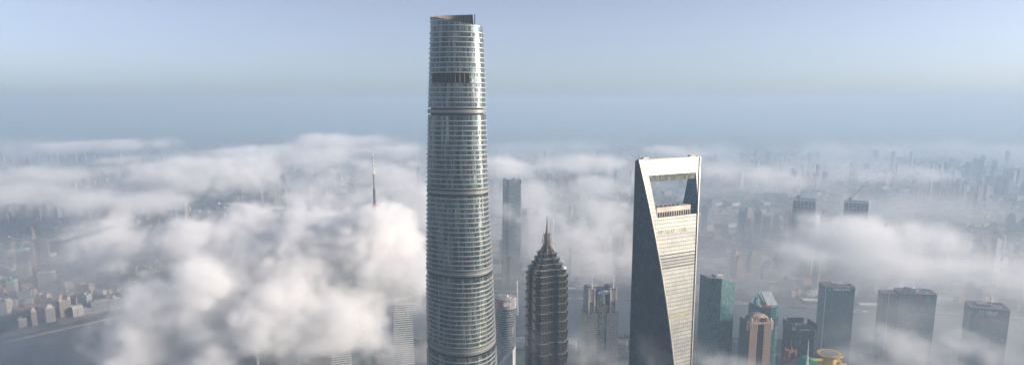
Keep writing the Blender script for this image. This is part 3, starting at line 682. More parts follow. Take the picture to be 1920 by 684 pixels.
def signed_block(name, label, uc, vt, Y, w, d, rot, body, sign=None, extra=None, inset=None):
    x, z = spot(uc, vt, Y); root = empty(name, (x, Y, 0), R(rot), label, 'office tower')
    m = MB(); m.box(-w / 2, w / 2, 0, d, 0, z); m.build('body', body, root)
    p = MB(); t = 1.0                          # parapet
    for (a, b, c, e) in ((-w / 2 - .2, w / 2 + .2, -.2, t), (-w / 2 - .2, w / 2 + .2, d - t, d + .2), (-w / 2 - .2, -w / 2 + t, t, d - t), (w / 2 - t, w / 2 + .2, t, d - t)): p.box(a, b, c, e, z, z + 2.2)
    p.build('parapet', M['concrete'], root)
    return root, z

r_, z_ = signed_block('grey_sign_tower', 'tall grey glass tower with a row of faint characters under its roof edge', 1576, 539, 1400, 60, 42, -6, facade('grey_teal_glass', (.06, .13, .14), (.03, .09, .105), 4, 2.4, .6, .7, blinds=.04, band=13))
m = MB(); m.box(-10, 14, 12, 30, z_, z_ + 5); m.build('plant_room', M['concrete'], r_); m = MB(); m.bar((-4, 14, z_ + 5), (8, 16, z_ + 9), .8); m.bar((8, 16, z_ + 4), (8, 16, z_ + 9), .6); m.bar((14, 20, z_ + 5), (26, 22, z_ + 6), .6); m.build('roof_crane', M['white'], r_)
text('中国民生银行', 'sign', M['sign_white'], r_, (2, -.7, z_ - 4.2), 6.0, 0, .2, .12)
m = MB(); n = 14; m.quad([(-22 + 2.6 * math.cos(2 * math.pi * k / n), -.6, z_ - 4.2 + 2.6 * math.sin(2 * math.pi * k / n)) for k in range(n)]); m.build('logo_disc', M['sign_green'], r_)
m = MB(); m.box(-30.2, -28.9, -.8, -.2, 0, z_); m.build('corner_strip', M['pale'], r_)

r_, z_ = signed_block('hazy_twin_slab_tower', 'large hazy grey tower with a red round logo and white roof plant, wrapped in mist', 1722, 551, 1400, 72, 40, -12, facade('hazy_grey_glass', (.07, .12, .15), (.05, .10, .13), 4, 8, .86, .7, blinds=.03, band=14))
m = MB(); m.box(-20, -2, 12, 30, z_, z_ + 8); m.build('plant_room', M['concrete'], r_)
m = MB(); m.cyl(-11, 20, 8, z_ + 8, z_ + 11, n=20); m.box(2, 18, 14, 16, z_, z_ + 10); m.bar((0, 10, z_), (0, 10, z_ + 8), .6); m.bar((-12, 8, z_), (-12, 8, z_ + 6), .6); m.build('roof_frame', M['pale'], r_)
m = MB(); m.box(-66, -36.2, 6, 40, 0, z_ - 4); m.build('side_wing', facade('wing_glass', (.09, .13, .15), (.07, .10, .12), 4, 3, .7, .7), r_)
m = MB(); m.box(-55, -54, 5.2, 5.99, 0, z_ - 2); m.build('corner_strip', M['pale'], r_)
m = MB(); n = 18; m.quad([(1 + 3.8 * math.cos(2 * math.pi * k / n), -.6, z_ - 9 + 3.8 * math.sin(2 * math.pi * k / n)) for k in range(n)]); m.build('logo_disc', M['red'], r_)

r_, z_ = signed_block('teal_grey_block', 'rightmost blue-grey glass block with a green logo and white lettering on its front', 1858, 579, 1360, 68, 52, -20, facade('blue_grey_glass', (.035, .09, .12), (.025, .08, .105), 4, 6, .82, .7, roof=(.14, .14, .15), blinds=.02, band=15))
m = MB(); m.box(-20, 4, 18, 40, z_, z_ + 4); m.build('plant_room', M['roof_grey'], r_); m = MB(); m.bar((2, 30, z_ + 5), (8, 14, z_ + 4), .5); m.bar((8, 14, z_ + 4), (24, 14, z_ + 4), .5); m.build('roof_rail', M['white'], r_)
text('中国人寿', 'sign', M['sign_white'], r_, (2, -.7, z_ - 8), 5.4, 0, .2, .14); text('CHINA LIFE', 'sign_lettering', M['sign_white'], r_, (2, -.7, z_ - 12), 3.4, 0, .2, .06)
m = MB(); n = 20
for k in range(15):
    a0, a1 = R(40 + k * 20), R(60 + k * 20); m.quad([(-15 + 5 * math.cos(a0), -.6, z_ - 9 + 4.4 * math.sin(a0)), (-15 + 5 * math.cos(a1), -.6, z_ - 9 + 4.4 * math.sin(a1)), (-15 + 2.4 * math.cos(a1), -.6, z_ - 9 + 1.9 * math.sin(a1)), (-15 + 2.4 * math.cos(a0), -.6, z_ - 9 + 1.9 * math.sin(a0))])
m.build('logo_ring', M['sign_green'], r_); m = MB(); m.cyl(0, 0, 1.3, 0, .2, n=12); o = m.build('logo_dot', M['sign_white'], r_); o.location = (-12.5, -.75, z_ - 5.4); o.rotation_euler = (R(90), 0, 0)

# buildings whose tops come into the bottom of the frame
def red_mast():
    Y = 1060; x, z = spot(1482, 656, Y); root = empty('red_brown_tower', (x, Y, 0), R(12), 'slim red-brown stone tower with stepped shoulders and a banded mast', 'tower')
    w = plain('red_brown_stone', (.34, .15, .11), .7); 
    m = MB(); m.box(-6, 6, -6, 6, 0, z); m.box(-4.6, 4.6, -6.4, -6, 20, z - 2, 1); m.build('shaft', [w, M['black']], root)
    m = MB()
    for sx in (-1, 1):
        for sy in (-1, 1): m.box(sx * 5.6 - 1.2, sx * 5.6 + 1.2, sy * 5.6 - 1.2, sy * 5.6 + 1.2, 0, z + 2.5)
    m.build('corner_pier', w, root)
    m = MB(); m.box(-13, -6.9, -7, 7, 0, z - 16); m.box(6.9, 14, -7, 7, 0, z - 16); m.box(-4.2, 4.2, -9, -6.9, 0, z - 12); m.box(-9.4, -6.9, -5, 5, z - 16, z - 10); m.box(6.9, 9.6, -5, 5, z - 16, z - 10); m.build('shoulder', w, root)
    m = MB(); m.cyl(0, 0, 1.2, z, z + 5, n=8); m.cyl(0, 0, .5, z + 5, z + 22, .2, n=8)
    for k in range(4): m.cyl(0, 0, .9, z + 7 + k * 3.4, z + 8 + k * 3.4, n=8, mi=1)
    m.build('mast', [M['dark_metal'], M['red']], root)
red_mast()
def green_spire():
    Y = 960; x, z = spot(1512, 676, Y); root = empty('green_roof_tower', (x, Y, 0), R(10), 'building with a curved green metal roof and a tall white needle', 'tower')
    m = MB(); m.box(-18, 24, -4, 26, 0, z - 12); m.build('body', facade('cream_wall', (.42, .40, .34), (.05, .06, .06)), root)
    m = MB(); n = 10
    for i in range(n):
        a0, a1 = math.pi * i / n, math.pi * (i + 1) / n; m.quad([(12 + 12 * math.cos(a0), 0, z - 12 + 11 * math.sin(a0)), (12 + 12 * math.cos(a1), 0, z - 12 + 11 * math.sin(a1)), (12 + 12 * math.cos(a1), 24, z - 12 + 11 * math.sin(a1)), (12 + 12 * math.cos(a0), 24, z - 12 + 11 * math.sin(a0))])
    m.quad([(12 + 12 * math.cos(math.pi * i / n), 0, z - 12 + 11 * math.sin(math.pi * i / n)) for i in range(n + 1)])
    m.quad([(-18, -3, z - 16), (0, -3, z - 3), (0, 12, z - 3), (-18, 12, z - 16)]); m.quad([(-18, -3, z - 16), (0, -3, z - 12), (0, -3, z - 3)]); m.build('roof', M['green_copper'], root)
    m = MB(); m.cyl(0, -2, 2.6, z - 20, z - 1, 1.7, 10); m.cyl(0, -2, 1.6, z - 1, z + 9, .9, 10); m.cyl(0, -2, .8, z + 9, z + 35, .15, 10); m.bar((-17, -3.6, z - 15.4), (0, -3.6, z - 1.5), .6); m.build('needle', M['white'], root)
green_spire()
def disc_roof():
    Y = 1040; x, z = spot(1557, 662, Y); root = empty('yellow_disc_tower', (x, Y, 0), R(-6), 'yellow stone tower topped by a wide round saucer roof', 'tower')
    yw = M['yellow']; m = MB(); m.box(-23, 23, -8, 24, 0, z - 24); m.build('body', facade('yellow_wall', (.58, .40, .13), (.05, .04, .04), 4.2, 2.8, .5, .6), root)
    m = MB(); m.box(-24, -14, -10, -2, z - 26, z - 14); m.box(14, 24, -10, -2, z - 26, z - 14); m.box(-24, 24, 12, 25, z - 26, z - 18); m.build('corner_block', yw, root)
    m = MB(); m.cyl(0, 2, 10, z - 24, z - 3, 10, 32); m.build('drum', yw, root)
    m = MB(); m.cyl(0, 2, 15, z - 5, z - 2, 19.5, 48); m.cyl(0, 2, 19.5, z - 2, z, 19.5, 48); m.build('saucer_roof', yw, root)
    m = MB(); m.cyl(0, 2, 13.5, z, z + .6, 13.5, 40); m.build('helipad', M['roof_grey'], root)
    m = MB()
    for k in range(48): t = 2 * math.pi * k / 48; m.bar((18.6 * math.cos(t), 2 + 18.6 * math.sin(t), z), (18.6 * math.cos(t), 2 + 18.6 * math.sin(t), z + 1.3), .3)
    m.build('roof_railing', plain('rail_bronze', (.35, .22, .08), .5, .3), root)
    m = MB()
    for k in range(5): m.box(-9 + k * 3.6, -9 + k * 3.6 + 2.7, -8.6, -8.2, z - 30, z - 26.6)
    m.build('red_sign', M['red'], root)
disc_roof()

def magnolia():                               # tall hazy tower across the water
    Y = 2140; x, z = spot(960, 336, Y); root = empty('hazy_tall_tower', (x, Y, 0), R(18), 'tall hazy tower with rounded corners behind the spire, rising out of fog', 'skyscraper')
    fac = facade('hazy_tower_glass', (.20, .22, .23), (.035, .055, .07), 4.2, 3, 1.0, .62, blinds=.02)
    def pl(a): 
        o = []
        for cx_, cy_, s in ((1, -1, -90), (1, 1, 0), (-1, 1, 90), (-1, -1, 180)):
            for k in range(5): t = R(s + 22.5 * k); o.append((cx_ * a * .72 + a * .28 * math.cos(t), cy_ * a * .72 + a * .28 * math.sin(t)))
        return o
    m = MB(); m.prism(pl(27), 0, z * .55, pl(26)); m.prism(pl(26), z * .55, z - 12, pl(24.5)); m.build('body', fac, root)
    m = MB()
    for a, s in ((0, 1), (90, 1), (180, 1), (270, 1)):
        c_, s_ = math.cos(R(a)), math.sin(R(a)); 
        p = [(24.4 * c_ - t * s_, 24.4 * s_ + t * c_) for t in (-19, 0, 19)]
        for i, (za, zb) in enumerate(((z + 2, z - 6), (z - 6, z + 2))): m.quad([(*p[i], z - 12), (*p[i + 1], z - 12), (*p[i + 1], zb), (*p[i], za)])
    m.build('crown_screen', plain('crown_glass', (.12, .15, .17), .3, .3), root)
    m = MB(); m.box(-14, 14, -14, 14, z - 12, z - 3); m.build('plant_room', M['roof_grey'], root)
magnolia()

def crane_tower(uc, vt, w, label, boom, Y=2450):
    x, z = spot(uc, vt, Y); root = empty('unfinished_tower', (x, Y, 0), R(-24), label, 'tower', 'unfinished towers across the water')
    m = MB(); m.box(-w / 2, w / 2, -w / 2, w / 2, 0, z - 26); m.build('body', facade('unfinished_glass', (.17, .18, .19), (.03, .045, .06), 4.2, 3.5, .8, .7, blinds=.02), root)
    m = MB(); m.box(-w / 2 + 2, w / 2 - 2, -w / 2 + 2, w / 2 - 2, z - 26, z - 2); m.build('core', M['black'], root)
    m = MB()
    for k in range(7):
        t = -w / 2 + w * k / 6
        for a in ((t, -w / 2), (t, w / 2), (-w / 2, t), (w / 2, t)): m.bar((*a, z - 26), (*a, z), .7)
    for zz in (z - 18, z - 9, z - 1):
        for s in (-1, 1): m.bar((-w / 2, s * w / 2, zz), (w / 2, s * w / 2, zz), .7); m.bar((s * w / 2, -w / 2, zz), (s * w / 2, w / 2, zz), .7)
    m.build('open_frame', M['concrete'], root)
    c = empty('tower_crane', (x - w * .30, Y, z), 0, 'luffing crane with raised boom on the %s unfinished hazy tower' % ('taller' if boom else 'shorter'), 'crane')
    m = MB(); m.bar((0, 0, -8), (0, 0, 9), 1.5); m.build('crane_mast', M['dark_metal'], c)
    m = MB(); m.box(-7, 4, -2, 2, 9, 13); m.build('crane_cab', M['dark_metal'], c)
    e = (46, 0, 58) if boom else (22, 0, 36); m = MB(); m.bar((0, .8, 12), e, .6); m.bar((0, -.8, 12), e, .6); m.bar((-6, 0, 12), (-4, 0, 24), .6); m.bar((-4, 0, 24), e, .3); m.build('crane_boom', plain('crane_paint', (.09, .06, .08), .5), c)
crane_tower(1509, 374, 76, 'hazy unfinished dark tower nearer the tower with the opening, with open frame top', 0)
crane_tower(1606, 378, 76, 'hazy unfinished dark tower standing under the longest crane boom', 1)

def pearl():                                  # broadcasting mast poking out of the cloud
    Y = 1290; x, zt = spot(699, 281, Y); root = empty('broadcast_tower', (x, Y, 0), 0, 'slim red and white broadcast mast with small ball piercing the cloud', 'tower')
    zz = lambda v: zat(v, Y)
    pink = plain('pink_glass_sphere', (.34, .20, .20), .5, .1)
    m = MB(); m.cyl(0, 0, 4.0, 0, zz(383), 3.2, 12); m.build('shaft', M['concrete'], root)
    m = MB(); m.cyl(0, 0, 2.4, zz(381), zz(354), 2.3, 10); m.cyl(0, 0, 3.6, zz(382), zz(380.5), 3.6, 14); m.cyl(0, 0, 3.1, zz(354.5), zz(353.5), 3.1, 12)
    for k in range(8): m.cyl(0, 0, 2.7, zz(379 - k * 3), zz(378 - k * 3), 2.7, 10, 1)
    m.build('lattice_mast', [plain('mast_brown', (.20, .14, .13), .6), M['dark_metal']], root)
    m = MB(); m.cyl(0, 0, 1.3, zz(354), zz(327), 1.3, 10); m.cyl(0, 0, 2.7, zz(328), zz(326.5), 2.7, 12); m.build('upper_mast', plain('mast_grey', (.16, .16, .17), .5), root)
    m = MB()
    vs_ = [326.5, 320, 317, 312.5, 310, 305, 302, 297, 294, 290, 287, 283, 281]; 
    for i in range(len(vs_) - 1): m.cyl(0, 0, 1.25 - i * .06, zz(vs_[i]), zz(vs_[i + 1]), 1.25 - i * .06 - .03, 10, i % 2)
    m.cyl(0, 0, 1.6, zz(311.5), zz(310), 1.6, 10, 2); m.cyl(0, 0, 1.6, zz(296.5), zz(295), 1.6, 10, 2)
    m.build('antenna', [M['white'], plain('antenna_red', (.60, .22, .08), .5), M['dark_metal']], root)
    for (v, r) in ((390, 7.5),):
        bm = bmesh.new(); bmesh.ops.create_icosphere(bm, subdivisions=3, radius=r); me = bpy.data.meshes.new('upper_sphere'); bm.to_mesh(me); bm.free()
        for p in me.polygons: p.use_smooth = True
        me.materials.append(pink); o = bpy.data.objects.new('upper_sphere', me); COL.objects.link(o); o.parent = root; o.location = (0, 0, zz(v))
    bm = bmesh.new(); bmesh.ops.create_icosphere(bm, subdivisions=3, radius=22); me = bpy.data.meshes.new('main_sphere'); bm.to_mesh(me); bm.free(); me.materials.append(pink)
    o = bpy.data.objects.new('main_sphere', me); COL.objects.link(o); o.parent = root; o.location = (0, 0, 265)
pearl()

def striped_tower(uc, vt, Y, w, d, rot, label, name='striped_white_tower'):
    x, z = spot(uc, vt, Y); root = empty(name, (x, Y, 0), R(rot), label, 'office tower')
    m = MB(); m.prism(rect(-w / 2 - 5, w / 2 + 5, -2, d + 2), 0, z, rect(-w / 2, w / 2, 0, d)); m.build('body', facade('white_band_wall', (.60, .60, .58), (.16, .20, .22), 4.2, 4, 1.0, .5, blinds=.0), root)
    m = MB(); m.prism(rect(-w / 2, w / 2, 0, d), z, z + 1, mi=0, z1s=[z + 1, z + 9, z + 9, z + 1]); m.build('slanted_cap', M['pale'], root)
striped_tower(755, 572, 1250, 34, 34, 13, 'white banded tower with slanted cap, veiled by cloud left of the tallest tower')
striped_tower(640, 655, 1180, 34, 30, 18, 'lower white banded tower almost drowned in the big cloud', 'banded_tower')

def cloud_block(uc, vt, Y, w, d, rot, label):
    x, z = spot(uc, vt, Y); root = empty('pale_office_block', (x, Y, 0), R(rot), label, 'building')
    m = MB(); m.box(-w / 2, w / 2, 0, d, 0, z - 8); m.build('body', facade('pale_block_wall', (.42, .42, .42), (.08, .10, .12), 4, 4, .5, .6), root)
    m = MB(); m.box(-w / 2, w / 2, -.6, 2, z - 8, z - 5.5)
    for k in range(8): m.box(-w / 2 + k * w / 8, -w / 2 + k * w / 8 + 1.6, -.5, 1, z - 26, z - 8)
    m.build('crown', M['pale'], root); m = MB(); m.box(-w / 4, w / 4, d / 4, d * .8, z - 8, z + 2); m.build('plant_room', M['concrete'], root)
cloud_block(455, 650, 1220, 46, 30, 12, 'pale block with columned top seen dimly under the big cloud, the wider of two')
cloud_block(540, 644, 1200, 30, 24, 8, 'pale block with columned top seen dimly under the big cloud, the narrower of two')

# ------------------------------------------------------------------ 5. the far bank: riverside row, apartment towers, low blocks
FW = [facade('far_wall_' + n, c, g_, 3.6, 3.4, .5, .5, roof=rf, vary=True, blinds=.1) for n, c, g_, rf in (
    ('cream', (.42, .38, .31), (.06, .07, .08), (.20, .18, .17)), ('white', (.50, .50, .48), (.07, .08, .10), (.25, .25, .25)),
    ('pink', (.44, .31, .25), (.06, .06, .07), (.22, .14, .12)), ('grey', (.27, .29, .30), (.05, .06, .08), (.18, .18, .18)),
    ('brick', (.33, .21, .16), (.05, .05, .05), (.25, .10, .07)))]
def river_block(u0, u1, vt, Y, d, rot, wall, feat, label, glass=(.05, .06, .07)):
    g_ = sum(wall) / 3 * .9; wall = tuple(k * .55 + g_ * .45 for k in wall)
    x, z = spot((u0 + u1) / 2, vt, Y); w = (u1 - u0) / 1280 * (Y * 1.02 + 20) * .92
    root = empty('riverside_building', (x, Y, 0), R(rot), label, 'building', 'buildings in the riverside row')
    f = facade('row_wall', tuple(k * .72 for k in wall), glass, 4.6, 4.6, .5, .62, roof=(.14, .14, .14), blinds=.03); cap = plain('row_stone', tuple(k * 1.05 for k in wall), .7)
    b = MB(); b.box(-w / 2, w / 2, 0, d, 0, z - (10 if feat in ('step', 'spire', 'tower') else 3)); b.build('body', f, root)
    zt = z - (10 if feat in ('step', 'spire', 'tower') else 3)
    m = MB(); m.box(-w / 2 - .6, w / 2 + .6, -.6, d + .6, zt, zt + 1.4); m.build('cornice', cap, root)
    if feat == 'step': m = MB(); m.box(-w * .33, w * .33, 2, d * .7, zt + 1.4, z - 3); m.box(-w * .2, w * .2, 4, d * .5, z - 3, z); m.build('stepped_top', cap, root)
    elif feat == 'spire': m = MB(); m.box(-w * .25, w * .25, 2, 2 + w * .5, zt + 1.4, z - 3); m.cyl(0, 2 + w * .25, w * .25, z - 3, z + 8, .2, 4); m.build('pyramid_roof', M['green_copper'], root)
    elif feat == 'tower':
        for s in (-1, 1): m = MB(); m.box(s * w * .35 - 3, s * w * .35 + 3, 0, 6, zt + 1.4, z); m.build('corner_tower', cap, root)
    elif feat == 'columns':
        m = MB()
        for k in range(8): xx = -w * .45 + w * .9 * k / 7; m.box(xx - .7, xx + .7, -1.4, -.1, 6, zt)
        m.build('columns', cap, root)
    elif feat == 'dome': m = MB(); m.cyl(0, d / 2, w * .22, zt + 1.4, zt + 5, n=16); m.cyl(0, d / 2, w * .22, zt + 5, zt + 12, w * .06, 16); m.build('dome', M['concrete'], root)
    else: m = MB(); m.box(-w * .3, w * .3, d * .3, d * .7, zt + 1.4, zt + 5); m.build('plant_room', M['roof_grey'], root)
row = [(34, 50, 596, 1640, 'plain', (.42, .38, .34), 'plain low riverside building at the misty near end of the row'), (57, 67, 577, 1650, 'step', (.46, .30, .25), 'narrow pinkish riverside building with small stepped top'),
       (84, 101, 571, 1680, 'step', (.44, .40, .35), 'tan riverside building with stepped top left of the tallest one in the row'), (110, 131, 557, 1720, 'tower', (.50, .36, .27), 'tallest peach coloured riverside building with twin corner blocks'),
       (136, 155, 574, 1725, 'columns', (.62, .60, .55), 'white columned riverside building right of the peach one'), (157, 170, 577, 1745, 'plain', (.36, .38, .40), 'narrow grey riverside building between the white columned and the wide green roofed ones'),
       (171, 203, 563, 1765, 'plain', (.34, .36, .31), 'wide grey-green riverside building, broadest of the row'), (205, 226, 560, 1790, 'dome', (.36, .36, .36), 'grey riverside building with a low dome'),
       (228, 241, 556, 1820, 'spire', (.38, .35, .32), 'narrow riverside building with a green pyramid roof'), (243, 256, 537, 1850, 'tower', (.50, .49, .47), 'tall pale riverside building near the far end of the row'), (258, 270, 545, 1870, 'step', (.48, .46, .44), 'pale stepped riverside building next to the big cloud')]
for (u0, u1, vt, Y, ft, wl, lb) in row: river_block(u0, u1, vt, Y, 26, 42 if u0 > 130 else 48, wl, ft, lb)
hi = [(28, 48, 463, 2080, 'spire', (.55, .54, .52), 'tallest white tower with a pointed cap behind the riverside row'), (40, 58, 453, 2230, 'tower', (.46, .33, .24), 'orange-edged slab tower behind the white pointed tower'), (56, 71, 447, 2260, 'tower', (.20, .22, .26), 'dark slab tower, left one of the dark pair behind the riverside row'),
      (73, 86, 448, 2265, 'tower', (.22, .24, .28), 'dark slab tower, right one of the dark pair behind the riverside row'), (70, 98, 510, 2000, 'plain', (.62, .62, .60), 'long low white block in the old town behind the row'), (10, 25, 522, 1900, 'spire', (.56, .56, .55), 'white block with a slim pointed turret near the frame edge'),
      (76, 130, 492, 2150, 'plain', (.30, .33, .36), 'wide grey office block behind the long white block'), (238, 252, 406, 2400, 'tower', (.34, .34, .38), 'faint tall tower beside the small hanging cloud')]
for (u0, u1, vt, Y, ft, wl, lb) in hi: river_block(u0, u1, vt, Y, 30, 20, wl, ft, lb); bpy.data.objects[-1]
for o in list(bpy.data.objects):
    if o.get('group') == 'buildings in the riverside row' and 'riverside' not in o['label'] or (o.get('label') or '').endswith('behind the riverside row'):
        o['group'] = 'buildings of the old town behind the row'; o.name = 'old_town_building'

def proto(name, kind, h, w, d, mat):
    m = MB()
    if kind == 0: m.box(-w / 2, w / 2, -d / 2, d / 2, 0, h); m.box(-w / 5, w / 5, -d / 4, d / 4, h, h + 5); m.box(-w / 2 - 1.2, -w / 4, -d / 2 - 1.5, d / 4, 0, h - 3)
    elif kind == 1: m.prism([(-w / 2, -d / 2), (-w / 8, -d / 2), (-w / 8, -d / 4), (w / 8, -d / 4), (w / 8, -d / 2), (w / 2, -d / 2), (w / 2, d / 2), (-w / 2, d / 2)], 0, h); m.box(-w / 2.2, -w / 5, -d / 3, d / 3, h, h + 4); m.box(w / 5, w / 2.2, -d / 3, d / 3, h, h + 4)
    elif kind == 2: m.box(-w / 2, w / 2, -d / 2, d / 2, 0, h * .86); m.box(-w / 3, w / 3, -d / 2.5, d / 2.5, h * .86, h); m.box(-w / 5, w / 5, -d / 5, d / 5, h, h + 5)
    else: m.cyl(0, 0, w / 2, 0, h, w / 2, 12); m.cyl(0, 0, w / 3, h, h + 5, w / 4, 12)
    o = m.build(name, mat); return o
rnd.seed(21); taken = []
def far_ok(x, y, rad_):
    if y < far_bank(x) + 48 + rad_ * .5: return False
    if x < -900 and y < far_bank(x) + 92: return False
    if x / y < -.80 or x / y > .80: return False
    for (a, b, c) in taken:
        if abs(a - x) < (c + rad_) and abs(b - y) < (c + rad_) * 1.2: return False
    return True
for o in bpy.data.objects:
    if o.type == 'EMPTY' and not o.parent: taken.append((o.location.x, o.location.y, 34))
apt_p = []
for i in range(12):
    h = [62, 74, 86, 95, 100, 108, 90, 78, 125, 96, 84, 140][i]; o = proto('apartment_tower', i % 4 if i % 4 != 3 or i == 11 else 1, h, rnd.uniform(22, 34), rnd.uniform(16, 22), FW[[0, 1, 2, 0, 1, 3, 2, 0, 1, 4, 0, 3][i]]); apt_p.append(o)
GA = 'apartment towers across the river'; LA = 'distant apartment tower, one of many alike in the hazy city across the river'
def place(p, first, x, y, rz, name, lab, grp, cat):
    o = p if first else p.copy()
    if not first: COL.objects.link(o)
    o.name = name; o.location = (x, y, 0); o.rotation_euler = (0, 0, rz); tag(o, lab, cat, grp); return o
used = set(); n = 0; tries = 0
while n < 296 and tries < 60000:
    tries += 1
    if n < 296 and rnd.random() < .8 and taken and n > 12:      # estates: small rows of equal towers
        bx, by, _ = rnd.choice(taken[-20:]); x, y = bx + rnd.uniform(-110, 110), by + rnd.uniform(-90, 90)
    else:
        y = 1980 + 2700 * rnd.random() ** 1.15; x = rnd.uniform(-.78, .78) * y
    if not far_ok(x, y, 20) or y > 4700: continue
    k = rnd.randrange(12) if rnd.random() < .5 else int(abs(x * .003 + y * .002)) % 12
    place(apt_p[k], k not in used, x, y, R(rnd.choice((0, 8, -6, 20, 34, -18))), 'apartment_tower', LA, GA, 'apartment tower'); used.add(k); taken.append((x, y, 18)); n += 1
for k in range(12):
    if k not in used: bpy.data.objects.remove(apt_p[k])
low_p = [proto('low_block', [0, 1, 0, 1, 0, 1, 0, 0][i], [16, 20, 26, 32, 14, 24, 38, 18][i], [40, 52, 34, 46, 60, 38, 30, 70][i], [18, 22, 20, 24, 30, 16, 24, 26][i], FW[[4, 1, 3, 0, 4, 2, 3, 1][i]]) for i in range(8)]
used = set(); n = 0; tries = 0
while n < 296 and tries < 90000:
    tries += 1; y = 1700 + 900 * rnd.random() ** 1.1; x = (rnd.uniform(-.80, .80) if rnd.random() < .7 else rnd.uniform(-.78, -.5)) * y
    if y < far_bank(x) + 62 or not far_ok(x, y, 13): continue
    k = rnd.randrange(8); place(low_p[k], k not in used, x, y, R(rnd.choice((0, 10, -12, 24, 40))), 'low_block', 'low flat-roofed city block, one of many alike across the river', 'low blocks across the river', 'building'); used.add(k); taken.append((x, y, 14)); n += 1
m = MB()                                      # the rest of the city to the vanishing distance
for i in range(7000):
    y = 2000 + 7500 * rnd.random() ** 1.35; x = rnd.uniform(-.85, .85) * y
    if y < 2650 and not far_ok(x, y, 8): continue
    tall = rnd.random() < .14 and 4300 < y < 6500; h = rnd.uniform(50, 130) if tall else rnd.uniform(9, 30)
    w, d = (rnd.uniform(20, 34), rnd.uniform(16, 24)) if tall else (rnd.uniform(24, 75), rnd.uniform(14, 34)); a = R(rnd.choice((0, 12, -10, 30)) + rnd.uniform(-3, 3)); c_, s_ = math.cos(a), math.sin(a)
    p = [(x + px_ * c_ - py_ * s_, y + px_ * s_ + py_ * c_) for px_, py_ in rect(-w / 2, w / 2, -d / 2, d / 2)]
    m.prism(p, 0, h, mi=rnd.randrange(5), bottom=False)
tag(m.build('distant_city', [facade('mass_wall_%d' % i, c, (.05, .06, .07), 3.6, 3.6, .5, .5, roof=rf) for i, (c, rf) in enumerate((((.40, .36, .30), (.2, .18, .17)), ((.50, .49, .47), (.25, .25, .25)), ((.40, .28, .22), (.26, .12, .09)), ((.26, .28, .30), (.15, .15, .16)), ((.34, .33, .31), (.10, .16, .10))))]), kind='stuff')

# trees along both banks: many small leafy clumps
def woods(name, pts, n, spread, hmin, hmax, seed):
    rr = random.Random(seed); m = MB()
    for i in range(n):
        k = rr.uniform(0, len(pts) - 1.001); a, b = pts[int(k)], pts[int(k) + 1]; f = k % 1
        x, y = a[0] + (b[0] - a[0]) * f + rr.uniform(*spread[0]), a[1] + (b[1] - a[1]) * f + rr.uniform(*spread[1]); h = rr.uniform(hmin, hmax); r = h * .45
        for j in range(9):
            cx_, cy_, cz_ = x + rr.uniform(-r, r), y + rr.uniform(-r, r), h * rr.uniform(.35, 1); s = r * rr.uniform(.3, .55)
            q3 = [Vector((cx_, cy_, cz_)) + Vector((rr.gauss(0, 1), rr.gauss(0, 1), rr.gauss(0, 1))).normalized() * s for _ in range(4)]
            for t in ((0, 1, 2), (0, 2, 3), (0, 3, 1), (1, 3, 2)): m.quad([q3[u] for u in t])
    f = NT('leafy'); gi = f.n('NewGeometry'); f.P('Base Color', f.mix(gi.outputs['Random Per Island'], (.025, .055, .03), (.07, .11, .05))); f.P('Roughness', .8)
    return tag(m.build(name, f.m), kind='stuff')
woods('riverside_trees', FB[4:11], 1500, ((-20, 20), (46, 110)), 8, 15, 3)
woods('embankment_trees', NB[2:8][::-1], 1100, ((-20, 20), (-110, -16)), 8, 14, 4)

# low buildings on the near bank, mostly under mist
NBL = 'low grey riverside hall on the near bank between the towers, one of several alike'
p0 = None; rnd.seed(8)
for (x, y, w, d, h) in ((30, 1500, 60, 30, 18), (120, 1470, 50, 34, 24), (230, 1500, 70, 30, 15), (330, 1440, 44, 34, 30), (430, 1500, 60, 26, 14), (520, 1450, 46, 36, 28), (600, 1400, 60, 30, 18), (180, 1380, 50, 40, 36), (300, 1330, 60, 34, 26), (480, 1340, 50, 30, 32), (-60, 1480, 50, 30, 22), (-120, 1380, 60, 36, 30)):
    m = MB(); m.box(-w / 2, w / 2, -d / 2, d / 2, 0, h); m.box(-w / 5, w / 5, -d / 4, d / 4, h, h + 4); o = m.build('riverside_hall', FW[rnd.randrange(5)]); o.location = (x, y, 0); o.rotation_euler = (0, 0, R(rnd.uniform(-20, 20))); tag(o, NBL, 'building', 'riverside halls on the near bank')

# ferry terminals and boats along the far quay
def boat_proto():
    root = empty('river_boat', (0, 0, 0), 0, 'x', 'boat', 'boats moored along the far quay')
    h = MB(); h.prism([(-20, -3), (14, -3.6), (22, 0), (14, 3.6), (-20, 3)], .1, 2.6, [(-21, -3.8), (15, -4.4), (25, 0), (15, 4.4), (-21, 3.8)]); h.build('hull', M['white'], root)
    c = MB(); c.box(-17, 10, -3, 3, 2.6, 5.2); c.box(-14, 7, -2.6, 2.6, 5.2, 7.6); c.build('cabin', facade('boat_cabin', (.75, .74, .70), (.05, .06, .08), 2.6, 2.0, .7, .6), root)
    f = MB(); f.box(-4, 1, -1.2, 1.2, 7.6, 10.2); f.bar((5, 0, 7.6), (5, 0, 13), .2); f.build('funnel', plain('funnel_orange', (.60, .25, .08), .5), root)
    return root
bp_ = boat_proto()
bl = [(1311, 563, 8, 'white river boat moored just right of the tower with the opening'), (1362, 568, 4, 'white river boat at the far quay right of the dark teal tower'), (1388, 569, 2, 'white boat by the quay left of the green glass tower'), (1466, 574, -4, 'white boat right of the green tower\'s slanted roof'), (1522, 576, -8, 'white boat at the quay left of the grey tower with faint characters'), (1610, 584, -6, 'white boat just right of the grey tower with faint characters'), (1627, 668, 170, 'lone small boat out on the open river among mist'), (1080, 560, 6, 'white boat beside the pale terminal left of the twin mast tower')]
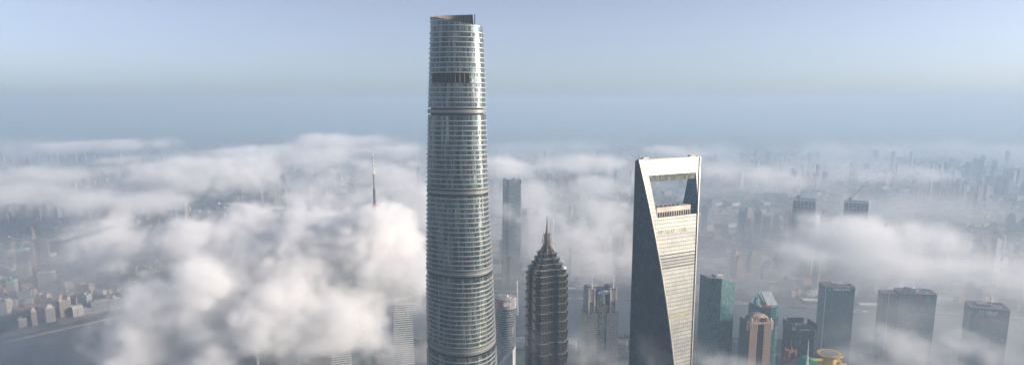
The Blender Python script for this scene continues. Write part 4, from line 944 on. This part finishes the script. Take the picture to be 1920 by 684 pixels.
for i, (u, v, a, lb) in enumerate(bl):
    x, y = ground(u, v); o = bp_ if i == 0 else copy_tree(bp_); o.location = (x, y, 0); o.rotation_euler = (0, 0, R(a)); o['label'] = lb
for (u, v, w, lb) in ((1082, 548, 110, 'pale flat-roofed terminal hall on the far quay beside the stepped tower'), (1540, 571, 90, 'pale terminal hall with an awning on the quay left of the grey sign tower'), (1640, 579, 70, 'pale terminal hall on the quay right of the grey sign tower')):
    x, y = ground(u, v); root = empty('ferry_terminal', (x, y, 3.2), R(-6), lb, 'terminal', 'ferry terminals on the far quay')
    m = MB(); m.box(-w / 2, w / 2, 0, 16, 0, 8); m.build('hall', facade('terminal_wall', (.60, .56, .48), (.10, .12, .14), 4, 5, .6, .5, roof=(.55, .50, .44)), root)
    m = MB(); m.box(-w / 2 - 4, w / 2 + 4, -5, 18, 8, 9.2); m.build('roof', plain('terminal_roof', (.62, .54, .46), .7), root)
    m = MB(); m.box(w * .1, w * .1 + 10, 3, 10, 9.2, 12.5); m.build('red_kiosk', plain('kiosk_red', (.55, .14, .08), .6), root)

# ------------------------------------------------------------------ fog banks: density voxels computed here, turned into a volume
_rng = np.random.RandomState(11)
_LAT = _rng.rand(64, 64, 64).astype(np.float32)
def vnoise(p):                           # p (...,3) in lattice units
    i = np.floor(p).astype(np.int64); f = (p - i).astype(np.float32); f = f * f * (3 - 2 * f)
    i &= 63; j = (i + 1) & 63
    x0, y0, z0 = i[..., 0], i[..., 1], i[..., 2]; x1, y1, z1 = j[..., 0], j[..., 1], j[..., 2]
    fx, fy, fz = f[..., 0], f[..., 1], f[..., 2]
    L = _LAT
    a = L[x0, y0, z0] * (1 - fx) + L[x1, y0, z0] * fx; b = L[x0, y1, z0] * (1 - fx) + L[x1, y1, z0] * fx
    c = L[x0, y0, z1] * (1 - fx) + L[x1, y0, z1] * fx; d = L[x0, y1, z1] * (1 - fx) + L[x1, y1, z1] * fx
    return (a * (1 - fy) + b * fy) * (1 - fz) + (c * (1 - fy) + d * fy) * fz
def fbm(p, octs, billow=True):
    s = 0; a = 1; t = 0
    for o in range(octs):
        n = vnoise(p * (2.03 ** o) + 17.3 * o)
        if billow: n = np.abs(2 * n - 1) * 1.5 + .1
        s = s + a * n; t += a; a *= 0.57
    return s / t

def cloud_material(name, dens):
    m = bpy.data.materials.new(name); m.use_nodes = True; nt = m.node_tree; nt.nodes.clear()
    out = nt.nodes.new('ShaderNodeOutputMaterial'); pv = nt.nodes.new('ShaderNodeVolumePrincipled')
    pv.inputs['Color'].default_value = (0.972, 0.975, 0.972, 1)
    pv.inputs['Density'].default_value = dens; pv.inputs['Anisotropy'].default_value = 0.0
    nt.links.new(pv.outputs[0], out.inputs['Volume'])
    m.cycles.volume_step_rate = 1.0
    return m

def make_cloud(name, blobs, vox, dens, label, cat='clouds', nscale=150.0, amp=1.1, octs=4, edge=0.35, billow=True, seed=0.0, puffs=4):
    """blobs: (x, y, z, rx, ry, rz[, weight])"""
    rr = random.Random(int(seed * 10) + 3); extra = []
    for b in list(blobs):                    # puffs budding from the sides and top of each lobe
        for k in range(puffs):
            a_, e_ = rr.uniform(0, 2 * math.pi), rr.uniform(-.2, 1.2); t = rr.uniform(.28, .48)
            extra.append((b[0] + b[3] * .8 * math.cos(a_) * math.cos(e_), b[1] + b[4] * .8 * math.sin(a_) * math.cos(e_), b[2] + b[5] * .85 * math.sin(e_), b[3] * t, b[4] * t, max(b[5] * t, min(b[3], b[5]) * .4), (b[6] if len(b) > 6 else 1.0) * .8))
    blobs = list(blobs) + extra
    B = np.array([tuple(b) + (1.0,) * (7 - len(b)) for b in blobs], dtype=np.float32)
    g = 1.4
    lo = (B[:, :3] - g * B[:, 3:6]).min(0); hi = (B[:, :3] + g * B[:, 3:6]).max(0)
    lo[2] = max(lo[2], 6.0)
    vx = np.array([vox, vox, vox * 0.7])
    n = np.maximum(2, np.ceil((hi - lo) / vx).astype(int)); hi = lo + n * vx
    ax = [lo[k] + (np.arange(n[k]) + 0.5) * vx[k] for k in range(3)]
    P = np.stack(np.meshgrid(*ax, indexing='ij'), -1).astype(np.float32)
    f = np.full(P.shape[:3], -2.0, np.float32); 
    for b in B:                              # smooth union, each lobe only where it reaches
        sl = tuple(slice(max(0, int((b[k] - b[3 + k] * 2.4 - lo[k]) / vx[k])), max(1, int((b[k] + b[3 + k] * 2.4 - lo[k]) / vx[k]) + 2)) for k in range(3))
        p = P[sl]; F = f[sl]
        if not F.size: continue
        q = (p - b[:3]) / b[3:6]
        q[..., 2] = np.where(q[..., 2] < 0, q[..., 2] * 0.8, q[..., 2])
        v = (1 - np.sqrt((q * q).sum(-1))) * b[6]
        k = 0.18; h = np.clip(0.5 + 0.5 * (v - F) / k, 0, 1)
        f[sl] = F * (1 - h) + v * h + k * h * (1 - h)
    Q = P / nscale + seed; Q[..., 2] *= 1.15
    w = vnoise(Q * 0.7 + 5.1)[..., None] * 0.5
    nz = .5 * fbm(Q + w, octs, True) + .5 * (.1 + fbm(Q * 1.3 + w + 31.7, octs, False)) if billow else fbm(Q + w, octs, False)
    hf = fbm(P / (nscale * .21) + seed + 3.3, 3, True)
    d = f + (nz - 0.60) * amp + (hf - .62) * amp * .34
    d = np.clip(d / edge, 0, 1); d = d * d * (3 - 2 * d)
    veil = np.clip((f + .42 + (nz - .5) * 1.5) / 1.0, 0, 1); d = np.maximum(d, d + .055 * veil * veil)
    d[[0, -1]] = 0; d[:, [0, -1]] = 0; d[..., -1] = 0
    N = int(n[0] * n[1] * n[2])
    me = bpy.data.meshes.new(name); me.vertices.add(N)
    at_ = me.attributes.new('density_cells', 'FLOAT', 'POINT'); at_.data.foreach_set('value', d.astype(np.float32).ravel())
    o = bpy.data.objects.new(name, me); COL.objects.link(o)
    o['kind'] = 'stuff'; o['label'] = label; o['category'] = cat
    ng = bpy.data.node_groups.new(name, 'GeometryNodeTree')
    ng.interface.new_socket('Geometry', in_out='INPUT', socket_type='NodeSocketGeometry')
    ng.interface.new_socket('Geometry', in_out='OUTPUT', socket_type='NodeSocketGeometry')
    N_, L_ = ng.nodes.new, ng.links.new
    gi, go = N_('NodeGroupInput'), N_('NodeGroupOutput')
    pos, sep = N_('GeometryNodeInputPosition'), N_('ShaderNodeSeparateXYZ'); L_(pos.outputs[0], sep.inputs[0])
    idx = []
    for k in range(3):
        s = N_('ShaderNodeMath'); s.operation = 'SUBTRACT'; L_(sep.outputs[k], s.inputs[0]); s.inputs[1].default_value = float(lo[k])
        m1 = N_('ShaderNodeMath'); m1.operation = 'DIVIDE'; L_(s.outputs[0], m1.inputs[0]); m1.inputs[1].default_value = float(vx[k])
        fl = N_('ShaderNodeMath'); fl.operation = 'FLOOR'; L_(m1.outputs[0], fl.inputs[0])
        c1 = N_('ShaderNodeMath'); c1.operation = 'MAXIMUM'; L_(fl.outputs[0], c1.inputs[0]); c1.inputs[1].default_value = 0
        c2 = N_('ShaderNodeMath'); c2.operation = 'MINIMUM'; L_(c1.outputs[0], c2.inputs[0]); c2.inputs[1].default_value = float(n[k] - 1)
        idx.append(c2.outputs[0])
    def mad(a, mul, b):
        q = N_('ShaderNodeMath'); q.operation = 'MULTIPLY_ADD'; L_(a, q.inputs[0]); q.inputs[1].default_value = float(mul); L_(b, q.inputs[2]); return q.outputs[0]
    lin = mad(mad(idx[0], n[1], idx[1]), n[2], idx[2])
    si = N_('GeometryNodeSampleIndex'); si.data_type = 'FLOAT'; si.domain = 'POINT'
    na = N_('GeometryNodeInputNamedAttribute'); na.data_type = 'FLOAT'; na.inputs['Name'].default_value = 'density_cells'
    L_(gi.outputs[0], si.inputs['Geometry']); L_(na.outputs[0], si.inputs['Value']); L_(lin, si.inputs['Index'])
    vc = N_('GeometryNodeVolumeCube'); L_(si.outputs[0], vc.inputs['Density'])
    vc.inputs['Min'].default_value = [float(a) for a in lo]; vc.inputs['Max'].default_value = [float(a) for a in hi]
    for k, c in enumerate('XYZ'): vc.inputs['Resolution ' + c].default_value = int(n[k])
    sm = N_('GeometryNodeSetMaterial'); L_(vc.outputs[0], sm.inputs['Geometry']); sm.inputs['Material'].default_value = cloud_material(name, dens)
    L_(sm.outputs[0], go.inputs[0])
    md = o.modifiers.new('fill', 'NODES'); md.node_group = ng
    print('CLOUD', name, n, N)
    return o

# ------------------------------------------------------------------ 6. fog banks and clouds lying among the towers
def cb(u, v, Y, ru, rv, ry, w=1.0):          # an ellipsoid where the fog stands: metres across, up and deep
    x, z = at(u, v, Y); s = Y / 1280.0 * 1.02
    return (x, Y, z, ru * s, ry, rv * s, w)
make_cloud('cloud_bank', [
    cb(470, 460, 1330, 130, 62, 190), cb(600, 440, 1380, 120, 60, 170), cb(690, 450, 1340, 110, 60, 170), cb(560, 520, 1230, 150, 80, 180), cb(730, 500, 1270, 95, 75, 150),
    cb(400, 560, 1120, 120, 80, 170), cb(330, 600, 1060, 95, 80, 130), cb(500, 600, 1080, 130, 75, 150), cb(620, 590, 1120, 120, 70, 140), cb(300, 660, 980, 75, 60, 120), cb(420, 650, 1010, 100, 50, 110), cb(560, 640, 1060, 90, 40, 100), cb(665, 600, 1130, 70, 50, 90, .8), cb(785, 540, 1360, 40, 60, 70, .8), cb(699, 440, 1280, 60, 42, 80, 1.3), cb(699, 408, 1262, 60, 22, 46, 1.5), cb(730, 406, 1300, 50, 16, 60, 1.1), cb(720, 410, 1310, 60, 22, 80), cb(660, 415, 1290, 60, 22, 80)],
    4.6, .042, 'huge bright billowing cloud bank covering the river bend left of the tallest tower', nscale=115, amp=1.7, octs=7, edge=.7, puffs=6, seed=3.0)
make_cloud('lens_cloud', [cb(330, 330, 2750, 90, 30, 260), cb(430, 328, 2800, 90, 30, 260), cb(380, 320, 2850, 120, 24, 280), cb(300, 340, 2700, 60, 20, 200)], 11, .024, 'bright lens-shaped cloud floating beyond the big bank', nscale=200, amp=1.8, octs=5, edge=1.0, seed=1.0)
make_cloud('far_cloud', [cb(620, 268, 4700, 70, 16, 450), cb(560, 290, 4200, 130, 14, 420), cb(480, 292, 4000, 100, 15, 400), cb(600, 300, 3800, 80, 12, 300), cb(730, 285, 4300, 70, 14, 380), cb(680, 262, 5000, 60, 10, 400)], 19, .014, 'long low bank of distant clouds above the lens-shaped one', nscale=340, amp=1.6, octs=5, edge=.9, seed=7.0)
make_cloud('middle_cloud', [cb(600, 345, 2500, 90, 26, 260, .8), cb(730, 330, 2700, 80, 30, 260), cb(760, 360, 2300, 70, 34, 240), cb(670, 370, 2100, 60, 20, 180, .7), cb(560, 370, 2200, 70, 16, 200, .6), cb(800, 390, 2000, 60, 34, 200)], 12, .013, 'soft cloud behind the broadcast mast', nscale=190, amp=1.7, octs=5, edge=.9, seed=2.2)
make_cloud('left_cloud', [cb(190, 430, 1560, 52, 36, 120), cb(200, 470, 1500, 50, 40, 120), cb(165, 500, 1470, 36, 30, 100, .8), cb(185, 530, 1440, 30, 24, 80, .6)], 6, .026, 'small cloud hanging over the riverside row', nscale=80, amp=1.7, octs=5, edge=.9, seed=9.0)
make_cloud('left_cloud', [cb(20, 365, 2300, 60, 22, 220), cb(170, 375, 2250, 90, 22, 220), cb(280, 380, 2200, 70, 18, 200), cb(120, 330, 3000, 90, 14, 260, .9), cb(210, 300, 3500, 34, 9, 220), cb(230, 272, 4600, 70, 8, 380, .8), cb(130, 276, 4600, 60, 7, 380, .7), cb(30, 330, 2900, 60, 14, 250, .8)], 14, .014, 'chain of soft clouds along the frame edge over the old town', nscale=180, amp=1.8, octs=5, edge=1.0, seed=4.4)
make_cloud('near_fog', [cb(20, 640, 1200, 70, 50, 170, .8), cb(60, 600, 1300, 50, 30, 120, .6), cb(10, 580, 1350, 40, 24, 120, .6), cb(100, 680, 1150, 60, 24, 120, .6)], 8, .006, 'thin fog over the water at the bottom corner', nscale=120, amp=1.2, edge=.7, seed=6.0)
make_cloud('right_cloud', [cb(960, 315, 3000, 70, 18, 300), cb(1060, 308, 3100, 80, 16, 300), cb(1130, 305, 3200, 40, 12, 260), cb(1000, 360, 2600, 100, 26, 260, .7), cb(1100, 350, 2700, 90, 20, 260, .6), cb(1270, 285, 4200, 60, 6, 380, .8)], 14, .012, 'pale cloud strip beyond the hazy tall tower', nscale=200, amp=1.8, octs=5, edge=1.0, seed=5.0)
make_cloud('centre_cloud', [cb(1010, 420, 1850, 60, 34, 160), cb(1080, 440, 1800, 80, 40, 170, .9), cb(1140, 410, 1950, 60, 26, 170, .8), cb(1110, 480, 1700, 70, 26, 140, .7), cb(1000, 460, 1750, 40, 26, 120, .6), cb(1170, 480, 1750, 40, 26, 130, .5), cb(960, 400, 1900, 30, 16, 120, .6)], 9, .014, 'ragged fog cloud behind the stepped tower', nscale=120, amp=1.9, octs=5, edge=1.0, seed=8.0)
make_cloud('right_cloud', [cb(1400, 330, 2900, 90, 16, 260, .9), cb(1460, 335, 2800, 60, 16, 240, .8), cb(1340, 320, 3000, 60, 12, 260, .7), cb(1620, 330, 3300, 100, 10, 300, .6), cb(1750, 325, 3500, 60, 10, 300, .6)], 20, .009, 'faint cloud wisp right of the trapezoid opening', nscale=180, amp=1.8, octs=5, edge=1.0, seed=5.9)
make_cloud('cloud_bank', [cb(1620, 440, 1750, 120, 30, 210), cb(1720, 450, 1700, 120, 34, 210), cb(1530, 470, 1680, 90, 28, 180, .9), cb(1650, 500, 1560, 170, 36, 190, .9), cb(1800, 500, 1600, 130, 34, 190, .9), cb(1880, 520, 1560, 70, 34, 160, .8), cb(1480, 500, 1650, 60, 22, 140, .6), cb(1700, 540, 1500, 150, 22, 150, .6), cb(1560, 430, 1850, 50, 16, 140, .7)], 9, .014, 'long soft cloud bank lying over the right half behind the signed towers', nscale=150, amp=1.8, octs=5, edge=1.0, seed=12.0)
make_cloud('low_mist', [cb(1010, 640, 735, 40, 34, 45, .7), cb(1080, 650, 830, 50, 30, 60, .7), cb(1130, 670, 900, 40, 20, 60, .7)], 6, .010, 'wisp of mist curling round the lower storeys of the stepped tower', nscale=55, amp=1.8, edge=1.1, seed=14.0)
make_cloud('low_mist', [cb(1225, 672, 670, 38, 24, 34, .8), cb(1330, 676, 800, 50, 16, 60), cb(1380, 690, 850, 60, 18, 70)], 6, .013, 'wisp of mist at the base of the tower with the opening', nscale=55, amp=1.8, edge=1.1, seed=15.0)
make_cloud('low_mist', [cb(1690, 640, 1200, 80, 28, 80), cb(1800, 650, 1180, 70, 24, 80), cb(1730, 670, 1120, 120, 26, 80), cb(1600, 670, 1250, 60, 20, 80, .7), cb(1860, 670, 1150, 60, 24, 80, .8)], 8, .016, 'mist rolling in front of the signed towers at the bottom', nscale=90, amp=1.7, edge=1.0, seed=16.0)
make_cloud('low_mist', [cb(750, 665, 1050, 50, 24, 90), cb(830, 665, 800, 60, 22, 90, .5), cb(930, 670, 760, 30, 20, 60, .6), cb(820, 660, 1000, 50, 30, 90, .6)], 8, .009, 'thin mist round the foot of the tallest tower', nscale=90, amp=1.2, edge=.8, seed=17.0)

mb = []; rnd.seed(77)
for i in range(90):
    y = 1950 + 6500 * rnd.random() ** 1.2; x = rnd.uniform(-.8, .8) * y; r = rnd.uniform(180, 420) * (1 + y / 8000); mb.append((x, y, rnd.uniform(30, 90), r * 1.3, r, rnd.uniform(60, 110), rnd.uniform(.6, 1)))
mb += [(900, 1500, 60, 500, 260, 110, .8), (1250, 1350, 60, 450, 300, 140, 1.0)]
make_cloud('ground_mist', mb, 55, .0026, 'thin ground mist lying over the city and the river', nscale=420, amp=1.3, octs=4, edge=1.0, seed=20.0, puffs=0)
make_cloud('low_mist', [cb(1700, 600, 1290, 130, 60, 110), cb(1850, 610, 1260, 110, 60, 110), cb(1590, 620, 1330, 80, 50, 60, .8)], 12, .0026, 'faint blue veil of mist hanging between the signed towers', nscale=160, amp=1.2, edge=1.1, octs=4, seed=23.0, puffs=2)

# pieces that sit on a part of a building go one level deeper
for r in [o for o in bpy.data.objects if o.type == 'EMPTY']:
    kids = {c.name.split('.')[0]: c for c in bpy.data.objects if c.parent == r}
    for host, sub in (('sign_board', ('sign', 'sign_lettering', 'logo_panel', 'logo_mark')), ('crown', ('logo', 'sign')), ('sign_arch', ('logo_disc', 'logo_mark', 'sign')), ('saucer_roof', ('helipad', 'roof_railing')), ('plant_room', ('roof_dome', 'rooftop_unit', 'roof_frame', 'roof_rail')), ('body', ('logo_ring', 'logo_dot', 'corner_strip')), ('hall', ('red_kiosk',))):
        if host in kids:
            for s_ in sub:
                if s_ in kids and kids[s_].parent == r: kids[s_].parent = kids[host]
